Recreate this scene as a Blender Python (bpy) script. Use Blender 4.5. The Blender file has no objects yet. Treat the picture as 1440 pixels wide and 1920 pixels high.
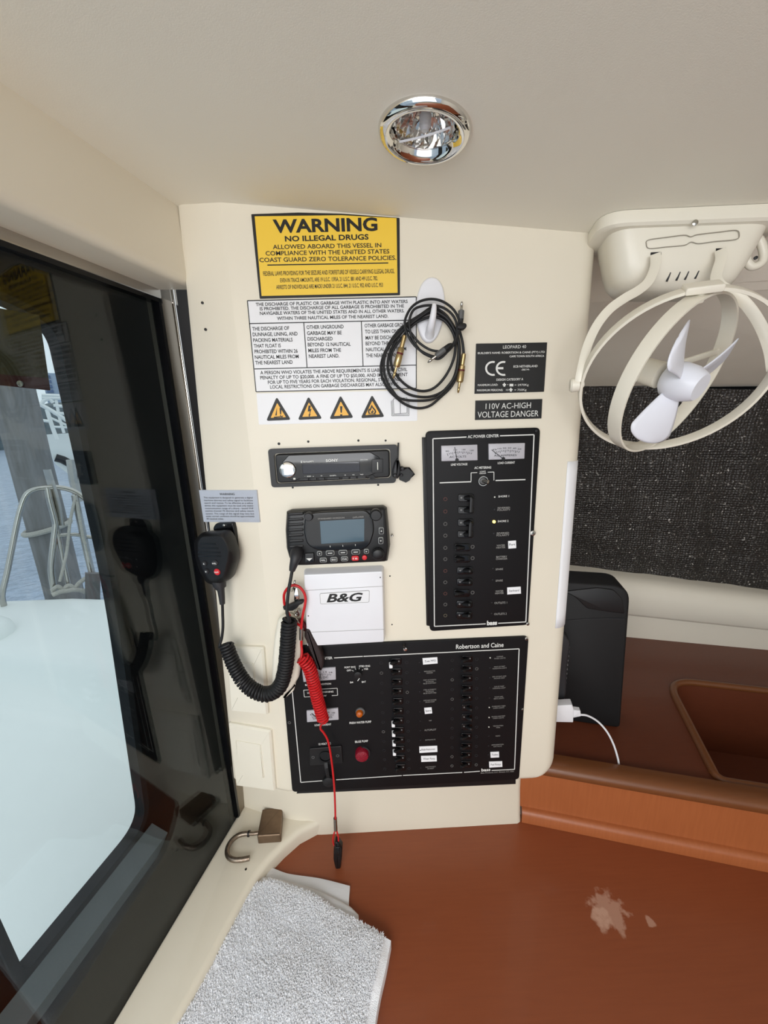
import bpy, bmesh, math, random
import numpy as np
from mathutils import Vector, Matrix
from mathutils.geometry import tessellate_polygon
S = bpy.context.scene
COL = S.collection
random.seed(7)

# ---------------------------------------------------------------- camera
FPX = 712.5                                   # focal length in pixels of the 1440x1920 frame
PITCH, ROLL, YAW, BOAT = 0.241597, -0.030064, -0.025681, 0.264613
CZ = 1.65                                     # eye height above the cabin sole
def _rot():
    cp, sp = math.cos(PITCH), math.sin(PITCH); cr, sr = math.cos(ROLL), math.sin(ROLL); cy, sy = math.cos(YAW), math.sin(YAW)
    B = Matrix(((1,0,0),(0,sp,cp),(0,cp,-sp))); R = Matrix(((cr,-sr,0),(sr,cr,0),(0,0,1))); Y = Matrix(((cy,-sy,0),(sy,cy,0),(0,0,1)))
    return Y @ B @ R
CM = _rot()
EYE = Vector((0, 0, CZ))
cam = bpy.data.objects.new('camera', bpy.data.cameras.new('camera')); COL.objects.link(cam)
cam.data.sensor_fit = 'HORIZONTAL'; cam.data.sensor_width = 36.0; cam.data.lens = FPX*36.0/1440.0
cam.data.clip_start = 0.02; cam.data.clip_end = 500
mw = Matrix.Identity(4)
for i in range(3):
    mw[i][0], mw[i][1], mw[i][2], mw[i][3] = CM[i][0], CM[i][1], -CM[i][2], EYE[i]
cam.matrix_world = mw
S.camera = cam

# ---------------------------------------------------------------- world, lamps, exposure
S.view_settings.view_transform = 'Standard'; S.view_settings.look = 'None'
S.view_settings.gamma = 1.0; S.view_settings.use_curve_mapping = False
S.view_settings.exposure = -0.24
SKY = 1.27
w = bpy.data.worlds.new('overcast'); S.world = w; w.use_nodes = True
nt = w.node_tree; nt.nodes.clear()
o_ = nt.nodes.new('ShaderNodeOutputWorld'); bg = nt.nodes.new('ShaderNodeBackground')
tc = nt.nodes.new('ShaderNodeTexCoord'); sx = nt.nodes.new('ShaderNodeSeparateXYZ'); rp = nt.nodes.new('ShaderNodeValToRGB')
mp = nt.nodes.new('ShaderNodeMapRange'); mp.inputs[1].default_value = -1; mp.inputs[2].default_value = 1
nt.links.new(tc.outputs['Generated'], sx.inputs[0]); nt.links.new(sx.outputs[2], mp.inputs[0]); nt.links.new(mp.outputs[0], rp.inputs[0])
cr_ = rp.color_ramp
cr_.elements[0].position = 0.0; cr_.elements[0].color = (.52,.51,.48,1)
cr_.elements[1].position = 1.0; cr_.elements[1].color = (1.0,1.02,1.05,1)
e = cr_.elements.new(.46); e.color = (.50,.51,.50,1)
e = cr_.elements.new(.52); e.color = (.84,.92,.98,1)
nt.links.new(rp.outputs[0], bg.inputs[0]); bg.inputs[1].default_value = SKY; nt.links.new(bg.outputs[0], o_.inputs[0])
def area(name, loc, target, sx_, sy_, power, color):
    l = bpy.data.lights.new(name, 'AREA'); l.shape = 'RECTANGLE'; l.size = sx_; l.size_y = sy_; l.energy = power; l.color = color
    o = bpy.data.objects.new(name, l); COL.objects.link(o); o.location = loc
    o.rotation_euler = (Vector(target)-Vector(loc)).to_track_quat('-Z', 'Y').to_euler()
    return o
# first lamp: daylight through the saloon windows behind and to the left of the viewer
area('saloon_window_light', (-0.35, -1.3, CZ-.55), (0.1, .6, CZ+.15), 1.8, 1.3, 14, (1.0,.97,.92))
area('table_fill_light', (-0.25, -.75, CZ+.12), (0.05, .35, CZ-.95), 1.2, .5, 16, (.97,.98,1.0))  # fill lamp added to brighten the table and towel, no hatch there

# ---------------------------------------------------------------- pixels, planes, frames
def ray(px, py): return CM @ Vector((px-720.0, 960.0-py, FPX))
E1 = Vector((math.cos(BOAT), -math.sin(BOAT), 0)); E2 = Vector((math.sin(BOAT), math.cos(BOAT), 0)); EZ = Vector((0,0,1))
def bw(u, v, z): return E1*u + E2*v + Vector((0,0,CZ+z))         # boat axes -> world
def at(px, py, u=None, v=None, z=None, hd=None):
    r = ray(px, py)
    if u is not None: k = u/r.dot(E1)
    elif v is not None: k = v/r.dot(E2)
    elif z is not None: k = z/r.z
    else: k = hd/math.hypot(r.x, r.y)
    return EYE + r*k
class Fr:
    def __init__(s, O, X, Y, N): s.O, s.X, s.Y, s.N = Vector(O), Vector(X), Vector(Y), Vector(N)
    def pt(s, a, b, c=0): return s.O + s.X*a + s.Y*b + s.N*c
    def px(s, x, y, c=0):
        r = ray(x, y); k = (s.O + s.N*c - EYE).dot(s.N)/r.dot(s.N); d = EYE + r*k - s.O
        return (d.dot(s.X), d.dot(s.Y))
    def pxs(s, pts, c=0): return [s.px(x, y, c) for x, y in pts]
ZT, ZL, ZS = -.936, -.90, -.782                # chart table, ledge and shelf heights below the eye
VSTRIP = .573
PAN = Fr((0,.65,CZ), (1,0,0), (0,0,1), (0,-1,0))                   # face of the instrument console
STR = Fr(bw(0,VSTRIP,0), E1, EZ, -E2)                              # its angled left strip
TAB = Fr((0,0,CZ+ZT), E1, E2, EZ)                                  # table top
UDOOR = -.527
DOOR = Fr(bw(UDOOR,0,0), E2, EZ, E1)                               # sliding door plane, X = along v

# ---------------------------------------------------------------- mesh builder
def inset(poly, d):
    n = len(poly); out = []
    A = sum(poly[i][0]*poly[(i+1)%n][1]-poly[(i+1)%n][0]*poly[i][1] for i in range(n))
    s = 1 if A > 0 else -1
    for i in range(n):
        p0, p1, p2 = poly[i-1], poly[i], poly[(i+1)%n]
        def nrm(a, b):
            dx, dy = b[0]-a[0], b[1]-a[1]; L = math.hypot(dx, dy) or 1e-9
            return (-dy/L*s, dx/L*s)
        n1, n2 = nrm(p0, p1), nrm(p1, p2); mx, my = n1[0]+n2[0], n1[1]+n2[1]; q = mx*n1[0]+my*n1[1]
        k = d/max(q, .35)
        out.append((p1[0]+mx*k, p1[1]+my*k))
    return out
def rpoly(c, r, n=5):
    """polygon with rounded corners (r: one radius or one per corner)"""
    m = len(c); out = []
    for i in range(m):
        p = Vector(c[i]); a = Vector(c[i-1])-p; b = Vector(c[(i+1)%m])-p
        rr = r[i] if isinstance(r, (list, tuple)) else r
        if rr <= 0: out.append(tuple(p)); continue
        d = min(rr, a.length*.49, b.length*.49); A = p+a.normalized()*d; B = p+b.normalized()*d
        for k in range(n+1):
            t = k/n; q1 = A*(1-t)+p*t; q2 = p*(1-t)+B*t
            q = (A*(1-t)**2+p*2*t*(1-t)+B*t*t)*.7 + (q1*(1-t)+q2*t)*.3
            out.append((q.x, q.y))
    return out
def rect(a0, a1, b0, b1): return [(a0,b0),(a1,b0),(a1,b1),(a0,b1)]
def circ(a, b, r, n=24, ry=None): return [(a+r*math.cos(2*math.pi*k/n), b+(ry or r)*math.sin(2*math.pi*k/n)) for k in range(n)]
def spline(P, n=8, closed=False):
    P = [Vector(p) for p in P]; out = []; m = len(P)
    for i in range(m if closed else m-1):
        p1, p2 = P[i], P[(i+1)%m]
        p0 = P[i-1] if (closed or i > 0) else p1*2-p2
        p3 = P[(i+2)%m] if (closed or i < m-2) else p2*2-p1
        for k in range(n):
            t = k/n
            out.append(.5*((2*p1)+(p2-p0)*t+(2*p0-5*p1+4*p2-p3)*t*t+(3*p1-p0-3*p2+p3)*t**3))
    if not closed: out.append(P[-1])
    return out
def resample(P, step):
    P = [Vector(p) for p in P]; out = [P[0]]; acc = 0
    for a, b in zip(P, P[1:]):
        L = (b-a).length; d = step-acc
        while d <= L: out.append(a.lerp(b, d/L)); d += step
        acc = (acc+L) % step
    return out
def pframes(P, closed=False):
    m = len(P); T = []
    for i in range(m):
        a = P[i-1] if (i > 0 or closed) else P[i]; b = P[(i+1)%m] if (i < m-1 or closed) else P[i]
        t = b-a; T.append(t.normalized() if t.length > 1e-9 else Vector((0,0,1)))
    up = Vector((0,0,1)) if abs(T[0].z) < .9 else Vector((1,0,0))
    n = (up-T[0]*up.dot(T[0])).normalized(); F = []
    for t in T:
        n = n-t*n.dot(t); n = n.normalized() if n.length > 1e-9 else t.orthogonal().normalized()
        F.append((t, n, t.cross(n)))
    return F
class MB:
    def __init__(s): s.v = []; s.f = []
    def add(s, vs, fs):
        k = len(s.v); s.v += [tuple(p) for p in vs]; s.f += [tuple(i+k for i in f) for f in fs]; return s
    def loft(s, rings, cap0=True, cap1=True, closed=True):
        n = len(rings[0]); vs = [p for r in rings for p in r]; fs = []
        for j in range(len(rings)-1):
            for i in range(n if closed else n-1):
                a, b = j*n+i, j*n+(i+1)%n; fs.append((a, b, b+n, a+n))
        if cap0: fs.append(tuple(range(n-1, -1, -1)))
        if cap1: fs.append(tuple((len(rings)-1)*n+i for i in range(n)))
        return s.add(vs, fs)
    def prism(s, F, poly, c0, c1, bev=0, seg=3):
        rings = [[F.pt(a, b, c0) for a, b in poly]]
        if bev > 0:
            sg = 1 if c1 > c0 else -1
            for k in range(seg+1):
                t = k/seg*math.pi/2; q = inset(poly, bev*(1-math.cos(t)))
                rings.append([F.pt(a, b, c1-sg*bev*(1-math.sin(t))) for a, b in q])
        else: rings.append([F.pt(a, b, c1) for a, b in poly])
        return s.loft(rings)
    def flat(s, F, poly, c): return s.add([F.pt(a, b, c) for a, b in poly], [tuple(range(len(poly)))])
    def holed(s, F, outer, holes, c0, c1):
        loops = [outer]+holes; k = len(s.v)
        tri = tessellate_polygon([[Vector((a, b, 0)) for a, b in L] for L in loops])
        pts = [p for L in loops for p in L]; n = len(pts)
        vs = [F.pt(a, b, c1) for a, b in pts]+[F.pt(a, b, c0) for a, b in pts]
        fs = [tuple(t) for t in tri]+[tuple(i+n for i in reversed(t)) for t in tri]; o = 0
        for L in loops:
            m = len(L)
            for i in range(m): fs.append((o+i, o+(i+1)%m, o+(i+1)%m+n, o+i+n))
            o += m
        return s.add(vs, fs)
    def box(s, F, a0, a1, b0, b1, c0, c1, bev=0): return s.prism(F, rect(a0,a1,b0,b1), c0, c1, bev)
    def ring(s, F, outer, inner, c0, c1):
        n = len(outer)
        R = [[F.pt(a,b,c0) for a,b in outer],[F.pt(a,b,c1) for a,b in outer],[F.pt(a,b,c1) for a,b in inner],[F.pt(a,b,c0) for a,b in inner]]
        R.append(R[0]); return s.loft(R, False, False)
    def lathe(s, O, N, prof, n=28, ref=None, sx=1.0, sy=1.0, cap=True):
        O = Vector(O); N = Vector(N).normalized(); X = (ref or N.orthogonal()).normalized(); Y = N.cross(X); rings = []
        for r, h in prof:
            r = max(r, 1e-5); rings.append([O+N*h+X*(r*sx*math.cos(2*math.pi*k/n))+Y*(r*sy*math.sin(2*math.pi*k/n)) for k in range(n)])
        return s.loft(rings, cap, cap)
    def tube(s, P, r, n=8, closed=False):
        P = [Vector(p) for p in P]; Fm = pframes(P, closed); rings = []
        for i, p in enumerate(P):
            t, a, b = Fm[i]; q = r[i] if isinstance(r, (list, tuple)) else r
            rings.append([p+a*(q*math.cos(2*math.pi*k/n))+b*(q*math.sin(2*math.pi*k/n)) for k in range(n)])
        if closed: rings.append(rings[0])
        return s.loft(rings, not closed, not closed)
    def strap(s, P, W, wd, th, closed=False):
        """rectangular band: W = width direction per point (or one), wd wide, th thick"""
        P = [Vector(p) for p in P]; Fm = pframes(P, closed); rings = []
        for i, p in enumerate(P):
            t = Fm[i][0]; wv = Vector(W[i] if isinstance(W, list) else W); wv = (wv-t*wv.dot(t)).normalized(); nn = t.cross(wv)
            k = .8
            sec = [(1,k),(k,1),(-k,1),(-1,k),(-1,-k),(-k,-1),(k,-1),(1,-k)]
            rings.append([p+wv*(a*wd/2)+nn*(b*th/2) for a, b in sec])
        if closed: rings.append(rings[0])
        return s.loft(rings, not closed, not closed)
    def line(s, F, p, q, wpx, c, t=.0004):
        """thin raised print line between two pixels"""
        a, b = Vector(F.px(*p, c)), Vector(F.px(*q, c)); d = (b-a).normalized(); h = Vector((-d.y, d.x))*(wpx*.00091/2)
        return s.prism(F, [tuple(a+h), tuple(a-h), tuple(b-h), tuple(b+h)], c-t, c)
    def text(s, F, txt, L, R, hpx, c, bold=0.0, shear=0.0):
        v, f = glyphs(txt, bold, shear)
        a, b = Vector(F.px(*L, c)), Vector(F.px(*R, c)); ex = b-a; mid = ((L[0]+R[0])/2, (L[1]+R[1])/2)
        up = Vector(F.px(mid[0], mid[1]-hpx, c))-Vector(F.px(mid[0], mid[1], c)); h = abs(up.y)
        ey = Vector((-ex.y, ex.x)).normalized()*h
        return s.add([F.pt(*(a+ex*x+ey*y), c) for x, y in v], f)
_G = {}
def glyphs(txt, bold, shear):
    k = (txt, bold, shear)
    if k not in _G:
        cu = bpy.data.curves.new('t', 'FONT'); cu.body = txt; cu.size = 1; cu.offset = bold; cu.shear = shear; cu.resolution_u = 3
        ob = bpy.data.objects.new('t', cu); me = bpy.data.meshes.new_from_object(ob)
        v = [(p.co.x, p.co.y) for p in me.vertices]; f = [tuple(p.vertices) for p in me.polygons]
        x0 = min(p[0] for p in v); x1 = max(p[0] for p in v)
        _G[k] = ([((x-x0)/(x1-x0), y/.72) for x, y in v], f)
        bpy.data.objects.remove(ob); bpy.data.curves.remove(cu); bpy.data.meshes.remove(me)
    return _G[k]

# ---------------------------------------------------------------- objects
ORG = {}
def thing(name, label, cat, loc, group=None):
    o = bpy.data.objects.new(name, None); COL.objects.link(o); o.empty_display_size = .02
    o.location = loc; ORG[o.name] = Vector(loc); o['label'] = label; o['category'] = cat
    if group: o['group'] = group
    return o
def build(mb, name, mat, parent=None, smooth=True, recalc=True, label=None, org=None, angle=38):
    org = ORG[parent.name] if parent else Vector(org if org is not None else (0,0,0))
    me = bpy.data.meshes.new(name); me.from_pydata([tuple(Vector(p)-org) for p in mb.v], [], mb.f)
    if recalc:
        bm = bmesh.new(); bm.from_mesh(me); bmesh.ops.recalc_face_normals(bm, faces=bm.faces); bm.to_mesh(me); bm.free()
    me.materials.append(mat)
    if smooth:
        me.polygons.foreach_set('use_smooth', [True]*len(me.polygons)); me.set_sharp_from_angle(angle=math.radians(angle))
    me.update()
    o = bpy.data.objects.new(name, me); COL.objects.link(o)
    if parent: o.parent = parent
    else: o.location = org
    ORG[o.name] = org
    if label: o['label'] = label
    return o
def solo(mb, name, mat, label, cat, group=None, **k):
    v = mb.v; n = len(v); org = (sum(p[0] for p in v)/n, sum(p[1] for p in v)/n, min(p[2] for p in v))
    o = build(mb, name, mat, org=org, **k); o['label'] = label; o['category'] = cat
    if group: o['group'] = group
    return o
def struct(mb, name, mat, parent=None, **k):
    o = build(mb, name, mat, parent, **k)
    if not parent: o['kind'] = 'structure'
    return o
def sroot(name, loc):
    o = bpy.data.objects.new(name, None); COL.objects.link(o); o.empty_display_size = .02; o.location = loc; ORG[o.name] = Vector(loc); o['kind'] = 'structure'
    return o

# ---------------------------------------------------------------- materials
def lin(c):
    if isinstance(c, str): c = [int(c[i:i+2], 16) for i in (0,2,4)]
    return tuple((x/255/12.92 if x/255 <= .04045 else ((x/255+.055)/1.055)**2.4) for x in c)+(1.0,)
def mat(name, col, rough=.4, metal=0.0, var=.04, vscale=30, bump=0.0, bscale=200, coat=0.0, spec=.5, trans=0.0, ior=1.45, emit=None, estr=0, col2=None, stretch=(1,1,1)):
    m = bpy.data.materials.new(name); m.use_nodes = True; t = m.node_tree; b = t.nodes['Principled BSDF']
    c = lin(col); c2 = lin(col2) if col2 else tuple(x*(1-var*2.2) for x in c[:3])+(1,)
    tcn = t.nodes.new('ShaderNodeTexCoord'); mpn = t.nodes.new('ShaderNodeMapping'); mpn.inputs['Scale'].default_value = stretch
    nz = t.nodes.new('ShaderNodeTexNoise'); nz.inputs['Scale'].default_value = vscale; nz.inputs['Detail'].default_value = 4
    mx = t.nodes.new('ShaderNodeMix'); mx.data_type = 'RGBA'; mx.inputs[6].default_value = c; mx.inputs[7].default_value = c2
    t.links.new(tcn.outputs['Object'], mpn.inputs[0]); t.links.new(mpn.outputs[0], nz.inputs[0]); t.links.new(nz.outputs[0], mx.inputs[0]); t.links.new(mx.outputs[2], b.inputs['Base Color'])
    b.inputs['Roughness'].default_value = rough; b.inputs['Metallic'].default_value = metal; b.inputs['Coat Weight'].default_value = coat
    b.inputs['Specular IOR Level'].default_value = spec; b.inputs['IOR'].default_value = ior; b.inputs['Transmission Weight'].default_value = trans
    if emit: b.inputs['Emission Color'].default_value = lin(emit); b.inputs['Emission Strength'].default_value = estr
    if bump:
        n2 = t.nodes.new('ShaderNodeTexNoise'); n2.inputs['Scale'].default_value = bscale; n2.inputs['Detail'].default_value = 3
        bp = t.nodes.new('ShaderNodeBump'); bp.inputs['Strength'].default_value = bump; bp.inputs['Distance'].default_value = .002
        t.links.new(mpn.outputs[0], n2.inputs[0]); t.links.new(n2.outputs[0], bp.inputs['Height']); t.links.new(bp.outputs[0], b.inputs['Normal'])
    return m
M = {}
M['gel'] = mat('cream_gelcoat', (230,222,204), .38, var=.03, vscale=6)
M['gelw'] = mat('pale_gelcoat', (232,226,212), .35, var=.03, vscale=8)
M['lining'] = mat('headliner', (246,242,228), .75, var=.03, vscale=5, bump=.06, bscale=900)
M['lining2'] = mat('headliner_slope', (244,236,220), .75, var=.05, vscale=8, bump=.15, bscale=900)
M['floor'] = mat('pale_sole', (176,160,136), .5, var=.2, vscale=12)  # unseen sole, toned pale to bounce light up to the ceiling
M['white'] = mat('white_plastic', (232,232,236), .35, var=.02)
M['ivory'] = mat('ivory_plastic', (236,230,214), .35, var=.02, vscale=12)
M['swhite'] = mat('white_vinyl', (232,232,234), .4, var=.02)
M['paper'] = mat('white_paper', (238,238,240), .7, var=.02)
M['blk'] = mat('black_plastic', (19,19,21), .42, var=.1)
M['panel'] = mat('black_panel_paint', (20,19,21), .5, spec=.25, var=.12, vscale=18, bump=.08, bscale=1500)
M['gblk'] = mat('gloss_black', (12,12,14), .12, var=.05)
M['rub'] = mat('black_rubber', (20,20,22), .55, var=.1, bump=.1)
M['dgrey'] = mat('dark_grey_plastic', (42,42,45), .5, var=.08)
M['mgrey'] = mat('grey_plastic', (92,92,92), .45, var=.08)
M['print'] = mat('white_print', (222,222,218), .5, var=.03)
M['dprint'] = mat('dim_white_print', (150,148,144), .5, var=.05)
M['ink'] = mat('black_ink', (22,22,22), .5, var=.05)
M['yel'] = mat('yellow_sign', (240,200,66), .4, var=.02)
M['ora'] = mat('amber_sign', (236,176,52), .4, var=.02)
M['silver'] = mat('silver_label', (206,209,218), .36, .45, var=.05, vscale=50)
M['chrome'] = mat('chrome', (232,230,226), .06, 1.0, var=.02)
M['steel'] = mat('steel', (190,188,182), .25, 1.0, var=.08)
M['alu'] = mat('anodised_frame', (148,138,124), .3, .85, var=.08, vscale=6)
M['alurail'] = mat('pale_frame', (176,168,156), .22, .55, var=.05, vscale=6)
M['seal'] = mat('brown_black_seal', (38,28,20), .6, var=.15)
M['gold'] = mat('gold_plug', (196,172,124), .28, .95, var=.06)
M['red'] = mat('red_cord', (200,28,32), .3, var=.06)
M['redb'] = mat('red_button', (214,40,48), .4, var=.05)
M['brown'] = mat('dark_leather', (46,32,32), .55, var=.2, vscale=60, bump=.3)
M['redbr'] = mat('maroon_strap', (96,24,26), .6, var=.1)
M['brass'] = mat('aged_brass', (134,112,92), .42, .8, var=.15, vscale=90)
M['rusty'] = mat('rusty_steel', (168,160,148), .35, .9, vscale=160, col2=(96,66,40))
M['towel'] = mat('terry', (250,251,255), .9, var=.02, vscale=90, bump=.6, bscale=700)
M['hem'] = mat('woven_hem', (228,228,230), .85, var=.04, vscale=300, stretch=(1,8,1), bump=.2)
M['lens_o'] = mat('amber_lens', (196,96,22), .15, var=.15, vscale=200, spec=.6)
M['lens_r'] = mat('red_lens', (150,20,44), .2, var=.25, vscale=250, bump=.5, bscale=500)
M['lcd'] = mat('grey_screen', (70,90,102), .15, var=.05, vscale=8, emit=(70,88,100), estr=.25)
M['disp'] = mat('dark_display', (22,26,40), .08, var=.1)
M['led'] = mat('lit_yellow_led', (255,220,90), .4, emit=(255,225,120), estr=3)
M['leds'] = mat('small_lit_led', (220,220,210), .4, var=.02)
M['meter'] = mat('meter_face', (186,184,190), .3, var=.06)
M['fan'] = mat('fan_ivory', (232,226,210), .32, var=.03, vscale=10)
M['blade'] = mat('fan_blade_white', (228,230,238), .35, var=.02)
M['dimdot'] = mat('dim_glint', (120,120,120), .45, var=.05)
M['black_case'] = mat('matte_black_case', (16,16,18), .6, var=.1)
# wood, foil, glass, water with their own node trees
def wood(name, c1, c2, axis, rough=.35, scale=6.0, stains=None):
    m = bpy.data.materials.new(name); m.use_nodes = True; t = m.node_tree; b = t.nodes['Principled BSDF']
    tcn = t.nodes.new('ShaderNodeTexCoord'); mpn = t.nodes.new('ShaderNodeMapping')
    mpn.inputs['Rotation'].default_value = (0,0,BOAT)
    sc = [40,40,40]; sc[axis] = 2.5; mpn.inputs['Scale'].default_value = sc
    nz = t.nodes.new('ShaderNodeTexNoise'); nz.inputs['Scale'].default_value = scale; nz.inputs['Detail'].default_value = 6
    n2 = t.nodes.new('ShaderNodeTexNoise'); n2.inputs['Scale'].default_value = 5; n2.inputs['Detail'].default_value = 2
    ad = t.nodes.new('ShaderNodeMath'); ad.operation = 'MULTIPLY_ADD'; ad.inputs[1].default_value = .6
    mx = t.nodes.new('ShaderNodeMix'); mx.data_type = 'RGBA'; mx.inputs[6].default_value = lin(c1); mx.inputs[7].default_value = lin(c2)
    t.links.new(tcn.outputs['Object'], mpn.inputs[0]); t.links.new(mpn.outputs[0], nz.inputs[0]); t.links.new(tcn.outputs['Object'], n2.inputs[0])
    mu = t.nodes.new('ShaderNodeMath'); mu.operation = 'MULTIPLY'; mu.inputs[1].default_value = .4
    t.links.new(n2.outputs[0], mu.inputs[0]); t.links.new(nz.outputs[0], ad.inputs[0]); t.links.new(mu.outputs[0], ad.inputs[2]); t.links.new(ad.outputs[0], mx.inputs[0])
    out = mx.outputs[2]; rsock = None
    for (p, r, col) in (stains or []):
        d = t.nodes.new('ShaderNodeVectorMath'); d.operation = 'DISTANCE'; d.inputs[1].default_value = p
        n3 = t.nodes.new('ShaderNodeTexNoise'); n3.inputs['Scale'].default_value = 55; n3.inputs['Detail'].default_value = 5
        t.links.new(tcn.outputs['Object'], n3.inputs[0]); t.links.new(tcn.outputs['Object'], d.inputs[0])
        a2 = t.nodes.new('ShaderNodeMath'); a2.operation = 'MULTIPLY_ADD'; a2.inputs[1].default_value = r*2.4
        t.links.new(n3.outputs[0], a2.inputs[0]); t.links.new(d.outputs['Value'], a2.inputs[2])
        mr = t.nodes.new('ShaderNodeMapRange'); mr.inputs[1].default_value = r*1.95; mr.inputs[2].default_value = r*2.3; mr.inputs[3].default_value = .5; mr.inputs[4].default_value = 0
        t.links.new(a2.outputs[0], mr.inputs[0])
        m2 = t.nodes.new('ShaderNodeMix'); m2.data_type = 'RGBA'; m2.inputs[7].default_value = lin(col)
        t.links.new(mr.outputs[0], m2.inputs[0]); t.links.new(out, m2.inputs[6]); out = m2.outputs[2]
    t.links.new(out, b.inputs['Base Color']); b.inputs['Roughness'].default_value = rough; b.inputs['Coat Weight'].default_value = .1
    return m
ST1, ST2 = at(1141,1706,z=ZT), at(1219,1728,z=ZT)
torg = bw(.3,.3,ZT)
M['table'] = wood('mahogany_table', (146,78,46), (124,62,34), 0, .38, 5, [(tuple(ST1-torg), .030, (206,168,146)), (tuple(at(1128,1722,z=ZT)-torg), .018, (206,168,146)), (tuple(ST2-torg), .008, (206,168,146))])
M['rail'] = wood('cherry_rail', (178,104,60), (146,78,40), 2, .4, 5)
M['shelf'] = wood('dark_mahogany', (108,55,33), (90,43,25), 0, .42, 5)
M['bin'] = wood('varnished_rim', (124,74,40), (98,56,28), 0, .35, 5)

def foil():
    m = bpy.data.materials.new('bubble_foil'); m.use_nodes = True; t = m.node_tree; b = t.nodes['Principled BSDF']
    tcn = t.nodes.new('ShaderNodeTexCoord')
    v = t.nodes.new('ShaderNodeTexVoronoi'); v.inputs['Scale'].default_value = 130; v.inputs['Randomness'].default_value = .35
    n = t.nodes.new('ShaderNodeTexNoise'); n.inputs['Scale'].default_value = 22; n.inputs['Detail'].default_value = 6
    n2 = t.nodes.new('ShaderNodeTexNoise'); n2.inputs['Scale'].default_value = 160; n2.inputs['Detail'].default_value = 5
    t.links.new(tcn.outputs['Object'], v.inputs[0]); t.links.new(tcn.outputs['Object'], n.inputs[0]); t.links.new(tcn.outputs['Object'], n2.inputs[0])
    ad = t.nodes.new('ShaderNodeMath'); ad.operation = 'MULTIPLY_ADD'; ad.inputs[1].default_value = .7
    t.links.new(n.outputs[0], ad.inputs[0]); t.links.new(v.outputs[0], ad.inputs[2])
    bp = t.nodes.new('ShaderNodeBump'); bp.inputs['Strength'].default_value = .8; bp.inputs['Distance'].default_value = .004
    t.links.new(ad.outputs[0], bp.inputs['Height']); t.links.new(bp.outputs[0], b.inputs['Normal'])
    br = t.nodes.new('ShaderNodeTexBrick'); br.inputs['Scale'].default_value = 4.2; br.inputs['Mortar Size'].default_value = .004; br.inputs['Mortar Smooth'].default_value = .3
    br.inputs['Color1'].default_value = (.028,.025,.023,1); br.inputs['Color2'].default_value = (.034,.03,.027,1); br.inputs['Mortar'].default_value = (.075,.07,.064,1)
    mpn = t.nodes.new('ShaderNodeMapping'); mpn.inputs['Rotation'].default_value = (math.radians(90),0,0)
    ds = t.nodes.new('ShaderNodeMix'); ds.data_type = 'RGBA'; ds.inputs[0].default_value = .06
    t.links.new(tcn.outputs['Object'], mpn.inputs[0]); t.links.new(mpn.outputs[0], ds.inputs[6]); t.links.new(n.outputs['Color'], ds.inputs[7]); t.links.new(ds.outputs[2], br.inputs[0])
    cr = t.nodes.new('ShaderNodeValToRGB'); cr.color_ramp.elements[0].position = .625; cr.color_ramp.elements[1].position = .70
    t.links.new(n2.outputs[0], cr.inputs[0])
    mx = t.nodes.new('ShaderNodeMix'); mx.data_type = 'RGBA'; mx.inputs[7].default_value = (.45,.43,.4,1)  # pale flecks in the colour stand in for glints on the foil
    t.links.new(cr.outputs[0], mx.inputs[0]); t.links.new(br.outputs[0], mx.inputs[6]); t.links.new(mx.outputs[2], b.inputs['Base Color'])
    b.inputs['Metallic'].default_value = .35; b.inputs['Roughness'].default_value = .38
    return m
M['foil'] = foil()
def pane(name, tint, rfl=1.5, dirt=.0):
    m = bpy.data.materials.new(name); m.use_nodes = True; t = m.node_tree; t.nodes.clear()
    o = t.nodes.new('ShaderNodeOutputMaterial'); tr = t.nodes.new('ShaderNodeBsdfTransparent'); tr.inputs[0].default_value = tint
    gl = t.nodes.new('ShaderNodeBsdfGlossy'); gl.inputs['Roughness'].default_value = .02; fr = t.nodes.new('ShaderNodeFresnel'); fr.inputs[0].default_value = rfl
    mx = t.nodes.new('ShaderNodeMixShader')
    ge = t.nodes.new('ShaderNodeNewGeometry'); mr = t.nodes.new('ShaderNodeMapRange'); mr.inputs[3].default_value = rfl; mr.inputs[4].default_value = 1/rfl
    t.links.new(ge.outputs['Backfacing'], mr.inputs[0]); t.links.new(mr.outputs[0], fr.inputs[0])   # same reflectance from either face of the sheet
    t.links.new(fr.outputs[0], mx.inputs[0]); t.links.new(tr.outputs[0], mx.inputs[1]); t.links.new(gl.outputs[0], mx.inputs[2]); t.links.new(mx.outputs[0], o.inputs[0])
    return m
M['pane'] = pane('tinted_pane', (.84,.89,.90,1), 1.36)
M['clear'] = pane('clear_plastic', (.97,.97,.97,1), 1.4)
def water():
    m = mat('harbour_water', (186,202,224), .25, var=.2, vscale=3, stretch=(1,1,1))
    t = m.node_tree; b = t.nodes['Principled BSDF']; tcn = t.nodes.new('ShaderNodeTexCoord')
    wv = t.nodes.new('ShaderNodeTexNoise'); wv.inputs['Scale'].default_value = 7; wv.inputs['Detail'].default_value = 4
    bp = t.nodes.new('ShaderNodeBump'); bp.inputs['Strength'].default_value = .6; bp.inputs['Distance'].default_value = .15
    t.links.new(tcn.outputs['Object'], wv.inputs[0]); t.links.new(wv.outputs[0], bp.inputs['Height']); t.links.new(bp.outputs[0], b.inputs['Normal'])
    return m
M['water'] = water()
M['deckw'] = mat('white_deck', (240,244,242), .5, var=.03, vscale=4)
M['pile'] = mat('weathered_timber', (146,147,150), .9, vscale=9, col2=(96,94,90), stretch=(4,4,.6), bump=.6, bscale=30)
M['rope'] = mat('grey_rope', (196,194,186), .9, vscale=120, var=.2, bump=.5, bscale=300)
M['frameblk'] = mat('black_frame', (10,10,11), .7, var=.1, spec=.12)
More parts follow.
